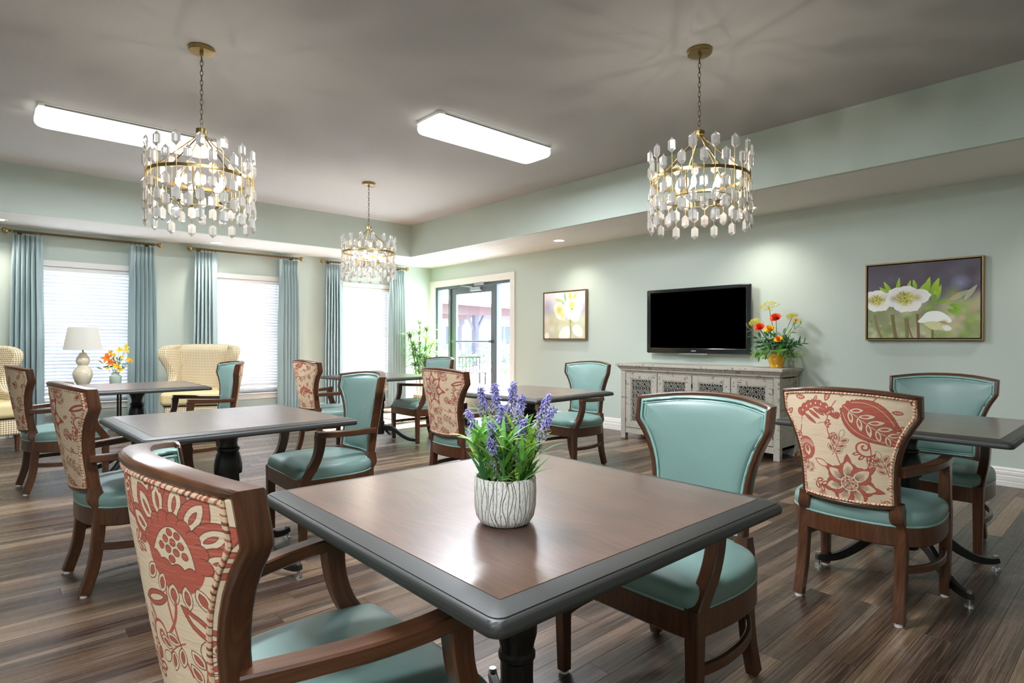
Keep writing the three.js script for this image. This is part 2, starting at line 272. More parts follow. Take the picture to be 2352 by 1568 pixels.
  const scroll = () => { c.beginPath(); for (let i = 0; i < 60; i++) { const a = i * 0.17, q = 0.052 * Math.exp(-i * 0.032); c.lineTo(q * Math.cos(a), q * Math.sin(a)); } c.strokeStyle = RU; c.lineWidth = 0.008; c.stroke(); for (let i = 0; i < 4; i++) { c.save(); c.rotate(i * 0.5); c.translate(0.05 - i * 0.005, 0); c.rotate(0.8); petal(0.034, 0.01, RU, DK); c.translate(0.007, 0); petal(0.018, 0.0045, CR, null); c.restore(); } };
  stem([0.40, 0.56, 0.36, 0.46, 0.33, 0.36, 0.30, 0.28, 0.36, 0.2]); stem([0.4, 0.56, 0.5, 0.46, 0.47, 0.36, 0.44, 0.24, 0.52, 0.16]); stem([0.12, 0.2, 0.2, 0.12, 0.3, 0.1, 0.4, 0.08, 0.44, 0.02]);
  stem([0.68, 0.62, 0.62, 0.5, 0.7, 0.36, 0.76, 0.26, 0.72, 0.14]); stem([0.12, 0.62, 0.06, 0.5, 0.12, 0.42]); stem([0.4, 0.62, 0.5, 0.74, 0.62, 0.7]); stem([0.2, 0.78, 0.28, 0.72, 0.38, 0.66]);
  at(0.395, 0.545, 0.2, 1.06, daisy(7), 0.125); at(0.385, 0.215, 0.66, 1.28, paisley); taken.push([0.485, 0.29, 0.075], [0.43, 0.25, 0.08]); at(0.20, 0.29, -0.12, 1.02, plume); at(0.335, 0.43, -1.15, 1, sprig(3)); at(0.455, 0.385, 0.6, 0.85, scroll);
  at(0.53, 0.5, -1.9, 0.9, sprig(3)); at(0.225, 0.42, -0.2, 0.95, thistle); at(0.58, 0.175, -2.3, 0.8, sprig(2, true)); at(0.25, 0.555, 0.4, 0.85, sprig(2, true)); at(0.55, 0.66, -1.0, 0.8, sprig(2, true));
  at(0.69, 0.42, 0.25, 1.12, tulip, 0.13); at(0.68, 0.70, 1.5, 1, paisley); at(0.08, 0.56, -0.5, 1, plume); at(0.07, 0.34, 1.2, 0.9, sprig(3)); at(0.12, 0.08, 0.3, 0.82, daisy(6), 0.1); at(0.30, 0.72, 2.6, 0.9, plume); at(0.42, 0.03, 0.4, 0.8, sprig(3, true));
  at(0.1, 0.72, -0.9, 0.95, thistle); at(0.68, 0.06, 2.2, 0.9, scroll); at(0.77, 0.24, 0.9, 0.85, sprig(2)); at(0.27, 0.16, -2.2, 0.8, sprig(2, true)); at(0.30, 0.60, 2.3, 0.7, sprig(2)); at(0.50, 0.60, 0.9, 0.7, sprig(2, true)); at(0.20, 0.50, 2.0, 0.6, sprig(2, true)); at(0.57, 0.42, -0.3, 0.6, sprig(2, true)); at(0.46, 0.46, -0.6, 0.55, sprig(2, true)); at(0.76, 0.56, -0.4, 0.7, sprig(2, true)); at(0.62, 0.30, -1.2, 0.75, sprig(3)); at(0.16, 0.34, 2.7, 0.65, sprig(2)); at(0.02, 0.44, 0.1, 0.7, sprig(2, true)); at(0.56, 0.76, 2.2, 0.8, sprig(2)); at(0.36, 0.34, 2.6, 0.5, sprig(2, true)); at(0.24, 0.02, 2.9, 0.7, sprig(2, true)); at(0.66, 0.28, 0.8, 0.6, scroll); at(0.16, 0.65, -2.2, 0.6, scroll); at(0.56, 0.08, -0.4, 0.7, plume); at(0.46, 0.74, 0.3, 0.8, sprig(3)); at(0.02, 0.19, 1.9, 0.8, sprig(2, true));  at(0.61, 0.57, 2.4, 0.7, scroll); at(0.20, 0.05, 1.2, 0.6, sprig(2));
  // small leaves and buds fill the ground between the large motifs
  const leaflet = () => { petal(0.046, 0.014, RU, DK, 0.0015); c.beginPath(); c.moveTo(0.006, 0); c.lineTo(0.036, 0); c.strokeStyle = CR; c.lineWidth = 0.0018; c.stroke(); for (let i = 0; i < 3; i++) for (const q of [-1, 1]) { c.beginPath(); c.moveTo(0.01 + i * 0.009, 0); c.lineTo(0.016 + i * 0.009, q * 0.006); c.stroke(); } };
  const bud3 = () => { for (const q of [-0.7, 0, 0.7]) { c.save(); c.rotate(q); petal(0.034, 0.01, RU, DK, 0.0014); c.translate(0.009, 0); petal(0.015, 0.004, CR, null); c.restore(); } c.beginPath(); c.moveTo(0, 0); c.quadraticCurveTo(-0.02, 0.004, -0.035, 0.016); c.strokeStyle = RU; c.lineWidth = 0.003; c.stroke(); };
  const curl = () => { c.beginPath(); for (let i = 0; i < 40; i++) { const a = i * 0.2, q = 0.026 * Math.exp(-i * 0.045); c.lineTo(q * Math.cos(a), q * Math.sin(a)); } c.strokeStyle = RU; c.lineWidth = 0.0045; c.stroke(); };
  const fill = [leaflet, bud3, sprig(1, true), curl, leaflet, bud3, sprig(2)];
  for (let i = 0; i < 5200; i++) { const x = r() * 0.8, y = r() * 0.8, R = [0.03, 0.024, 0.019][Math.floor(i / 1734) % 3]; if (taken.every(([u, v, q]) => { const dx = Math.abs(x - u), dy = Math.abs(y - v); return Math.hypot(Math.min(dx, 0.8 - dx), Math.min(dy, 0.8 - dy)) > R + q * 0.94; })) { const a = r() * 6.28, s = R / 0.031; at(x - 0.022 * s * Math.cos(a), y - 0.022 * s * Math.sin(a), a, s, fill[i % 7], 0.0001); taken[taken.length - 1] = [x, y, R]; } }
  // woven slubs across the cloth
  for (let i = 0; i < 2600; i++) { const y = r() * W, x = r() * W, l = 30 + r() * 160; c.strokeStyle = r() < 0.5 ? 'rgba(255,244,220,0.16)' : 'rgba(96,62,44,0.14)'; c.lineWidth = 1 + r() * 1.4; c.beginPath(); c.moveTo(x, y); c.lineTo(x + l, y + (r() - 0.5) * 2); c.stroke(); }
}
const FLORAL = canvasTex(1536, 1536, (c, W) => floral(c, W), { repeat: [1 / 0.8, 1 / 0.8] });
M.floral = S({ name: 'rust crewel print linen', map: FLORAL, roughness: 0.85, bumpMap: FLORAL, bumpScale: 0.0003 });
M.floralWelt = S({ name: 'rust and cream welt cord', map: canvasTex(64, 256, (c) => { c.fillStyle = '#d8bd9c'; c.fillRect(0, 0, 64, 256); const r = rng(8); for (let i = 0; i < 9; i++) { c.fillStyle = r() < 0.6 ? '#b2604b' : '#8a4c3a'; c.save(); c.translate(32, i * 30 + r() * 10); c.rotate(0.5); c.fillRect(-60, 0, 120, 5 + r() * 11); c.restore(); } }, { repeat: [30, 9] }), roughness: 0.85 });
M.houndstooth = S({ name: 'tan and cream houndstooth', roughness: 0.9, map: canvasTex(128, 128, (c) => { c.fillStyle = '#e9dcc0'; c.fillRect(0, 0, 128, 128); c.fillStyle = '#9c8558'; for (const [x, y] of [[0, 0], [64, 64], [64, 0], [0, 64]]) { c.fillRect(x + 10, y + 10, 36, 36); c.beginPath(); c.moveTo(x + 46, y + 10); c.lineTo(x + 64, y + 28); c.lineTo(x + 46, y + 40); c.fill(); c.beginPath(); c.moveTo(x + 10, y + 46); c.lineTo(x + 28, y + 64); c.lineTo(x + 40, y + 46); c.fill(); } }, { repeat: [24, 24] }) });
M.creamLeather = P({ name: 'butter cream leather', color: 0xd9c795, roughness: 0.42 });
M.distress = S({ name: 'distressed grey white paint', roughness: 0.7, map: tex(512, 512, (u, v) => {
  const a = per4(u, v, 3, 1.2), b = n2(u * 14, v * 90), d = n2(u * 5 + 3, v * 22), e = n2(u * 60, v * 60);
  const wear = sstep(0.34, 0.62, 0.55 * a + 0.35 * d + 0.3 * b), l = 8 * b + 5 * e + 7 * a;
  return [mix(172 + l, 122, wear), mix(167 + l, 106, wear), mix(155 + l, 88, wear)]; }) });
M.distressDark = S({ name: 'rubbed brown wood edge', color: 0x7a6450, roughness: 0.75 });
M.fret = S({ name: 'weathered grey fretwork', color: 0xa9a79c, roughness: 0.7 });
M.fretBack = S({ name: 'dark cabinet inside', color: 0x3a3936, roughness: 0.9 });
M.screen = P({ name: 'dark screen', color: 0x000000, roughness: 0.6, specularIntensity: 0 });
M.gloss = P({ name: 'glossy black plastic', color: 0x0b0d10, roughness: 0.12, clearcoat: 0.6, clearcoatRoughness: 0.05 });
M.ceramic = P({ name: 'cream glazed ceramic', color: 0xe4d9bf, roughness: 0.18, clearcoat: 0.5 });
M.celadon = P({ name: 'pale celadon glaze', color: 0xb8c8bb, roughness: 0.25, clearcoat: 0.4 });
M.shade = P({ name: 'white linen shade', color: 0xefece4, roughness: 0.95, transmission: 0.35, thickness: 0, side: THREE.DoubleSide });
M.yellowPot = P({ name: 'yellow glazed pot', roughness: 0.22, clearcoat: 0.5, map: tex(256, 256, (u, v) => { const a = per4(u, v, 3, 3), b = n2(u * 30, v * 30); return [222 + 10 * a + 4 * b, 164 + 16 * a + 4 * b, 30 + 12 * a]; }) });
M.gold = S({ name: 'bronze gold frame', color: 0x8d744c, metalness: 0.55, roughness: 0.42 });
M.frameDark = S({ name: 'dark frame reveal', color: 0x2a211a, roughness: 0.7 });
M.soil = S({ name: 'dark potting moss', color: 0x2b2a20, roughness: 1 });
const leafMat = (name, c, tr = 0.35) => P({ name, color: c, roughness: 0.85, transmission: tr, thickness: 0, side: THREE.DoubleSide });
M.leaf = [leafMat('fresh green leaf', 0x7cbd4e), leafMat('lime green leaf', 0xb6d658), leafMat('deep green leaf', 0x43844a), leafMat('grey green leaf', 0x7f9c6c)];
M.stem = S({ name: 'green stem', color: 0x4d7a3e, roughness: 0.7 });
M.lavender = [S({ name: 'lavender bud', color: 0x9389cc, roughness: 0.8 }), S({ name: 'pale lavender bud', color: 0xb9b0e2, roughness: 0.8 }), S({ name: 'grey green bud', color: 0xb0b09a, roughness: 0.85 })];
M.potTex = S({ name: 'crackled white plaster pot', roughness: 0.85, map: canvasTex(1024, 256, (c, w, h) => {
  c.fillStyle = '#eeebe3'; c.fillRect(0, 0, w, h); const r = rng(33);
  for (let i = 0; i < 5000; i++) { c.fillStyle = r() < 0.5 ? 'rgba(250,247,238,0.5)' : 'rgba(176,168,152,0.35)'; c.beginPath(); c.arc(r() * w, r() * h, 1 + r() * 2.4, 0, 7); c.fill(); }
  c.strokeStyle = '#5f5448'; c.lineWidth = 2;
  for (let i = 0; i < 58; i++) { const x0 = (i + 0.3 * r()) / 58 * w; c.beginPath(); let on = true; for (let y = 0; y <= h; y += 8) { const x = x0 + 9 * n2(i * 0.35, y * 0.011) * 1.8 + 1.6 * n2(i * 9, y * 0.11); y ? c.lineTo(x, y) : c.moveTo(x, y); } c.stroke(); }
}, {}) });
M.potTex.bumpMap = M.potTex.map; M.potTex.bumpScale = 0.002;

// two photographic flower prints (white hellebores)
function glow(c, x, y, r, col, a = 1) { const g = c.createRadialGradient(x, y, 0, x, y, r); g.addColorStop(0, col.replace('A', a)); g.addColorStop(1, col.replace('A', 0)); c.fillStyle = g; c.fillRect(x - r, y - r, 2 * r, 2 * r); }
function leafShape(c, x, y, L, w, a, col, col2) { c.save(); c.translate(x, y); c.rotate(a); const g = c.createLinearGradient(0, 0, L, 0); g.addColorStop(0, col2 ?? col); g.addColorStop(1, col); c.fillStyle = g; c.beginPath(); c.moveTo(0, 0); c.bezierCurveTo(L * 0.25, -w, L * 0.7, -w * 0.8, L, 0); c.bezierCurveTo(L * 0.65, w * 0.6, L * 0.3, w, 0, 0); c.fill(); c.strokeStyle = 'rgba(230,240,170,0.35)'; c.lineWidth = 1.6; c.beginPath(); c.moveTo(L * 0.05, 0); c.lineTo(L * 0.92, 0); c.stroke(); c.restore(); }
function blob(c, pts, col) { c.fillStyle = col; c.beginPath(); const n = pts.length; for (let i = 0; i < n; i++) { const p = pts[i], q = pts[(i + 1) % n], m = [(p[0] + q[0]) / 2, (p[1] + q[1]) / 2]; i ? c.quadraticCurveTo(p[0], p[1], ...m) : c.moveTo(...m); if (!i) c.moveTo(...m); } c.quadraticCurveTo(pts[0][0], pts[0][1], (pts[0][0] + pts[1][0]) / 2, (pts[0][1] + pts[1][1]) / 2); c.fill(); }
const PRINT_LARGE = canvasTex(1024, 830, (c, W, H) => {
  const g = c.createLinearGradient(0, 0, 0, H); g.addColorStop(0, '#5a525c'); g.addColorStop(0.4, '#6a6470'); g.addColorStop(0.58, '#8b9070'); g.addColorStop(1, '#9aa874'); c.fillStyle = g; c.fillRect(0, 0, W, H);
  const r = rng(4);
  for (let i = 0; i < 26; i++) glow(c, r() * W, r() * H * 0.42, 60 + r() * 130, r() < 0.5 ? 'rgba(64,58,66,A)' : 'rgba(118,116,134,A)', 0.4);
  glow(c, 850, 250, 100, 'rgba(150,154,190,A)', 0.9); glow(c, 800, 400, 90, 'rgba(92,88,112,A)', 0.7);
  for (let i = 0; i < 60; i++) glow(c, r() * W, H * (0.52 + 0.48 * r()), 40 + r() * 90, ['rgba(196,205,150,A)', 'rgba(134,160,80,A)', 'rgba(206,190,176,A)', 'rgba(110,120,72,A)'][i % 4], 0.5);
  for (let i = 0; i < 14; i++) glow(c, 780 + r() * 244, 340 + r() * 300, 40 + r() * 70, ['rgba(190,196,150,A)', 'rgba(160,190,90,A)', 'rgba(206,170,150,A)'][i % 3], 0.65);
  leafShape(c, 880, 430, 190, 36, -0.95, 'rgba(196,200,170,0.75)'); leafShape(c, 750, 430, 220, 44, -0.5, 'rgba(190,196,158,0.7)'); leafShape(c, 740, 450, 150, 22, -0.8, 'rgba(205,150,130,0.7)');
  for (const [x, y, L, w, a] of [[255, 380, 190, 42, -2.35], [262, 372, 210, 38, -2.05], [290, 380, 230, 34, -1.46], [330, 380, 150, 40, -2.6], [370, 370, 190, 34, -1.3], [420, 380, 130, 40, -2.9], [490, 390, 190, 46, -1.15], [540, 400, 240, 50, -1.35], [600, 400, 230, 52, -1.25], [640, 440, 190, 36, -1.3], [450, 360, 120, 36, -0.6], [630, 470, 160, 40, -1.5], [470, 300, 120, 30, -1.8]]) leafShape(c, x, y, L, w, a, '#b4d63e', '#7aa534');
  for (let i = 0; i < 40; i++) glow(c, r() * W, 590 + r() * 240, 14 + r() * 40, ['rgba(226,230,206,A)', 'rgba(150,180,84,A)', 'rgba(96,112,64,A)', 'rgba(214,196,186,A)'][i % 4], 0.55);
  for (const [x, y, x2, w, col] of [[250, 560, 285, 34, '#77793e'], [375, 600, 392, 32, '#80824a'], [80, 560, 150, 24, '#8d7d5e'], [480, 560, 492, 26, '#7d6250'], [390, 620, 440, 18, '#8a6d5c'], [610, 690, 615, 22, '#747a40']]) { c.strokeStyle = col; c.lineWidth = w; c.beginPath(); c.moveTo(x, y); c.quadraticCurveTo(x + 10, (y + H) / 2, x2, H); c.stroke(); }
  const petalWhite = (c, L, w, shade) => { const g = c.createLinearGradient(0, 0, L, 0); g.addColorStop(0, '#dfe0a6'); g.addColorStop(0.45, shade); g.addColorStop(1, '#fbfaf8'); c.fillStyle = g; c.beginPath(); c.moveTo(0, 0); c.bezierCurveTo(L * 0.2, -w * 0.9, L * 0.62, -w * 1.15, L * 0.88, -w * 0.5); c.quadraticCurveTo(L * 0.93, -w * 0.16, L, 0); c.quadraticCurveTo(L * 0.9, w * 0.2, L * 0.86, w * 0.52); c.bezierCurveTo(L * 0.6, w * 1.15, L * 0.2, w * 0.9, 0, 0); c.fill(); c.strokeStyle = 'rgba(170,160,150,0.35)'; c.lineWidth = 1.6; c.stroke(); for (let i = -3; i <= 3; i++) { c.strokeStyle = 'rgba(190,186,170,0.28)'; c.beginPath(); c.moveTo(L * 0.2, i * w * 0.08); c.quadraticCurveTo(L * 0.6, i * w * 0.28, L * 0.86, i * w * 0.16); c.stroke(); } };
  const bloom = (x, y, s, seed) => { c.save(); c.translate(x, y); c.scale(s, s * 0.86); const q = rng(seed);
    for (const [a, L, w, sh] of [[-2.5, 190, 104, '#ecebe6'], [-1.25, 170, 112, '#f2f0ee'], [-0.12, 250, 110, '#ebe9e4'], [2.9, 205, 96, '#f0eeea'], [0.95, 205, 110, '#f4f2ee'], [1.75, 190, 105, '#f7f5f2']]) { c.save(); c.rotate(a); petalWhite(c, L, w, sh); c.restore(); }
    glow(c, 0, 0, 105, 'rgba(190,196,66,A)', 0.95); glow(c, 10, 55, 80, 'rgba(224,224,150,A)', 0.5); glow(c, -100, 0, 55, 'rgba(140,108,84,A)', 0.55); glow(c, 112, 0, 58, 'rgba(176,150,50,A)', 0.6);
    for (let i = 0; i < 110; i++) { const a = q() * 6.28, d = 26 + q() * 66; c.strokeStyle = ['#7f7424', '#dccf62', '#a99a34', '#6f5a26'][i % 4]; c.lineWidth = 3; c.beginPath(); c.moveTo(d * 0.55 * Math.cos(a), d * 0.55 * Math.sin(a)); c.lineTo(d * Math.cos(a), d * Math.sin(a) * 1.05); c.stroke(); c.fillStyle = i % 2 ? '#e6dc86' : '#7a6a2c'; c.beginPath(); c.arc(d * Math.cos(a), d * Math.sin(a) * 1.05, 3.4, 0, 7); c.fill(); } c.strokeStyle = '#d3c85a'; c.lineWidth = 7; c.beginPath(); c.arc(0, 0, 24, 0, 7); c.stroke(); c.fillStyle = '#8d8430'; c.beginPath(); c.arc(0, 0, 12, 0, 7); c.fill(); c.restore(); };
  bloom(95, 395, 0.82, 3); bloom(365, 385, 0.98, 7);
  blob(c, [[470, 650], [520, 600], [560, 540], [640, 530], [700, 545], [770, 610], [785, 650], [750, 665], [690, 640], [640, 650], [590, 640], [540, 660]], '#f7fbf4');
  blob(c, [[520, 655], [600, 640], [700, 650], [760, 700], [780, 730], [730, 750], [680, 730], [620, 740], [570, 700]], '#d5d6a2'); blob(c, [[690, 650], [740, 680], [790, 720], [760, 750], [710, 740]], '#eeecea'); glow(c, 715, 660, 40, 'rgba(170,130,50,A)', 0.8);
  for (const [x, y, L, w, a] of [[630, 460, 160, 24, -0.25], [630, 470, 90, 26, 2.7], [760, 470, 110, 32, 0.3], [740, 520, 130, 32, 0.5], [790, 500, 90, 26, 0.7]]) leafShape(c, x, y, L, w, a, '#9cc63a', '#6f9a34');
  c.fillStyle = '#7f9a58'; c.beginPath(); c.ellipse(630, 400, 26, 46, 0, 0, 7); c.fill();
});
const PRINT_SMALL = canvasTex(640, 560, (c, W, H) => {
  const g = c.createLinearGradient(0, 0, 0, H); g.addColorStop(0, '#f3f0f4'); g.addColorStop(0.3, '#dedbe4'); g.addColorStop(0.42, '#c2c2c4'); g.addColorStop(0.6, '#d9dbc8'); g.addColorStop(1, '#c9c3a8'); c.fillStyle = g; c.fillRect(0, 0, W, H);
  const r = rng(14);
  glow(c, 60, 175, 110, 'rgba(170,166,184,A)', 0.9); glow(c, 600, 190, 90, 'rgba(184,180,200,A)', 0.8);
  for (let i = 0; i < 30; i++) glow(c, r() * W, H * (0.5 + 0.5 * r()), 30 + r() * 70, ['rgba(236,234,224,A)', 'rgba(190,186,120,A)', 'rgba(222,206,200,A)', 'rgba(206,214,170,A)'][i % 4], 0.6);
  blob(c, [[150, 160], [230, 120], [300, 150], [350, 190], [350, 300], [330, 350], [280, 330], [220, 320], [180, 260]], '#f3f1ee'); glow(c, 250, 215, 75, 'rgba(214,204,60,A)', 0.95); glow(c, 300, 280, 50, 'rgba(226,218,90,A)', 0.8);
  blob(c, [[350, 110], [420, 95], [500, 110], [560, 160], [620, 190], [580, 240], [560, 310], [510, 370], [440, 340], [380, 330], [340, 260]], '#f7f5ef'); glow(c, 440, 160, 60, 'rgba(206,210,70,A)', 0.95); glow(c, 450, 220, 50, 'rgba(226,218,140,A)', 0.7); c.fillStyle = '#6e6432'; c.beginPath(); c.arc(440, 208, 8, 0, 7); c.fill();
  blob(c, [[230, 560], [250, 470], [320, 410], [400, 400], [420, 480], [400, 560]], '#f2f0ec'); blob(c, [[440, 420], [520, 380], [600, 430], [610, 520], [540, 540], [460, 500]], '#edeee6'); blob(c, [[10, 500], [50, 470], [90, 500], [90, 550], [20, 555]], '#f2efec');
  leafShape(c, 300, 110, 130, 26, 3.35, '#c3d878'); leafShape(c, 345, 120, 120, 18, -1.7, '#8fae8a'); leafShape(c, 330, 150, 60, 30, -2.4, '#b4d08c'); leafShape(c, 425, 100, 92, 34, -1.75, '#cfe04a'); leafShape(c, 460, 100, 110, 22, -0.95, '#bcd45a'); glow(c, 320, 360, 50, 'rgba(206,220,130,A)', 0.9);
  c.strokeStyle = '#8d8560'; c.lineWidth = 13; c.beginPath(); c.moveTo(415, 330); c.quadraticCurveTo(428, 430, 424, 560); c.stroke(); leafShape(c, 420, 400, 70, 16, -1.2, '#b9c46a');
});
// ------------------------------------------------------------------ the room
const XL = -9.2, ZF = 11.6, H = 2.44, HT = 2.9314, TX = 1.061, TZ = 1.019, WIN = [-5.07, -3.19, -1.33], DOOR = [0.125, 2.19, 2.085];
{ // floor: planks run along x
  const floor = struct('floor');
  part('subfloor', bx(XL - 0.15, -0.12, -0.15, 0.15, -0.0062, ZF + 0.15, 0), S({ name: 'dark subfloor', color: 0x241a14, roughness: 0.9 }), floor);
  const r = rng(77), PW = 0.0915, PL = 1.22, list = [];
  const plank = (len, v, flip) => {
    const e = 0.0005, l = len - 0.0006, w = PW - 0.0006, y = [0, -0.0009], P4 = (x0, z0, x1, z1, h) => [[x0, h, z0], [x1, h, z0], [x1, h, z1], [x0, h, z1]];
    const T = P4(e, e, l - e, w - e, 0), B = P4(0, 0, l, w, y[1]), D = P4(0, 0, l, w, -0.0062), pos = [], uv = [], idx = [];
    const U = (p) => { const a = p[0] / PL, b = p[2] / PW; return [(flip ? 1 - a : a) * 0.998 + 0.001, (v + 0.012 + 0.976 * (flip ? 1 - b : b)) / 12]; };
    const quad = (a, b, c, d) => { const i = pos.length / 3; for (const p of [a, b, c, d]) { pos.push(...p); uv.push(...U(p)); } idx.push(i, i + 2, i + 1, i, i + 3, i + 2); };
    quad(...T); for (let i = 0; i < 4; i++) { const j = (i + 1) % 4; quad(T[j], T[i], B[i], B[j]); quad(B[j], B[i], D[i], D[j]); }
    const g = new THREE.BufferGeometry(); g.setAttribute('position', new THREE.Float32BufferAttribute(pos, 3)); g.setAttribute('uv', new THREE.Float32BufferAttribute(uv, 2)); g.setIndex(idx); return g.toNonIndexed();
  };
  const cache = new Map(), shape = (len, v, f) => { const key = [Math.round(len * 1e4), v, f].join(); if (!cache.has(key)) { const g = plank(len, v, f); g.computeVertexNormals(); cache.set(key, g); } return cache.get(key); };
  for (let z = 0, row = 0; z < ZF; z += PW, row++) {
    let x = XL - r() * PL, last = -1;
    while (x < 0) {
      let v = Math.floor(r() * 12); if (v === last) v = (v + 5) % 12; last = v; const f = r() < 0.5;
      const a = Math.max(x, XL), b = Math.min(x + PL, 0); if (b - a > 0.004) list.push({ x: a, z, len: b - a, v, f }); x += PL;
    }
  }
  const fr = new THREE.Frustum().setFromProjectionMatrix(new THREE.Matrix4().multiplyMatrices(camera.projectionMatrix, camera.matrixWorldInverse.copy(camera.matrixWorld).invert()));
  for (const p of list) { let n = 0, near = 9e9; for (let i = 0; i <= 6; i++) { const q = V(p.x + p.len * i / 6, 0, p.z + 0.07); if (fr.containsPoint(q)) n++; near = Math.min(near, q.distanceTo(camera.position)); } p.seen = n * p.len / near ** 3; }
  list.sort((a, b) => b.seen - a.seen);
  for (const p of list.slice(0, 300)) { const m = part('plank', shape(p.len, p.v, p.f), M.plank, floor); m.position.set(p.x, 0, p.z); }
  const rest = part('planks', list.slice(300).map((p) => shape(p.len, p.v, p.f).clone().translate(p.x, 0, p.z)), M.plank, floor); rest.userData.kind = 'stuff';
}
function wallMesh(name, boxes, mat = M.wall) { const m = shadows(new THREE.Mesh(mg(boxes.map((b) => bx(...b, 0))), mat)); m.name = name; m.userData = { kind: 'structure' }; scene.add(m); return m; }
{
  const T = 0.15, top = HT + 0.1, back = [], s = 0.47, y0 = 0.365, y1 = 2.01; let x = XL - T;
  for (const c of WIN) { back.push([x, -0.1, -T, c - s, top, 0], [c - s, -0.1, -T, c + s, y0, 0], [c - s, y1, -T, c + s, top, 0]); x = c + s; }
  back.push([x, -0.1, -T, T, top, 0]); wallMesh('wall_back', back);
  wallMesh('wall_right', [[0, -0.1, 0, T, top, DOOR[0]], [0, DOOR[2], DOOR[0], T, top, DOOR[1]], [0, -0.1, DOOR[1], T, top, ZF + T]]);
  wallMesh('wall_left', [[XL - T, -0.1, 0, XL, top, ZF + T]]);
  wallMesh('wall_front', [[XL, -0.1, ZF, 0, top, ZF + T]]);
  const ceil = struct('ceiling');
  part('tray_ceiling', bx(XL - T, HT, -T, T, HT + 0.12, ZF + T, 0), M.ceiling, ceil);
  const xr = -TX, xl = XL + TX, zb = TZ, zf = ZF - TZ, e = 0.006;
  part('soffit_underside', [bx(xr + e, H, 0, 0, H + 0.012, ZF, 0), bx(XL, H, 0, xl - e, H + 0.012, ZF, 0), bx(xl - e, H, 0, xr + e, H + 0.012, zb - e, 0), bx(xl - e, H, zf + e, xr + e, H + 0.012, ZF, 0)], M.soffit, ceil);
  part('tray_side', [bx(xr, H - 0.001, zb - 0.05, xr + 0.05, HT, zf + 0.05, 0), bx(xl - 0.05, H - 0.001, zb - 0.05, xl, HT, zf + 0.05, 0), bx(xl, H - 0.001, zb - 0.05, xr, HT, zb, 0), bx(xl, H - 0.001, zf, xr, HT, zf + 0.05, 0)], M.wall, ceil);
}
{ // baseboards: a tall two-step profile
  const prof = [[0, 0], [0.017, 0], [0.017, 0.036], [0.013, 0.041], [0.016, 0.048], [0.016, 0.078], [0.011, 0.085], [0.014, 0.093], [0.014, 0.112], [0.008, 0.122], [0.010, 0.130], [0.005, 0.144], [0, 0.146]];
  const run = (name, a, b, out) => { const m = shadows(new THREE.Mesh(sweep([a, b].map((o) => ({ o: V(...o), a: V(...out), b: V(0, 1, 0) })), prof, false, 0.35), M.trim)); m.name = name; m.userData = { kind: 'structure' }; scene.add(m); };
  run('baseboard_right', [0, 0, DOOR[1] + 0.1], [0, 0, ZF], [-1, 0, 0]); run('baseboard_back', [XL, 0, 0], [0, 0, 0], [0, 0, 1]);
  run('baseboard_left', [XL, 0, 0], [XL, 0, ZF], [1, 0, 0]); run('baseboard_front', [XL, 0, ZF], [0, 0, ZF], [0, 0, -1]);
}
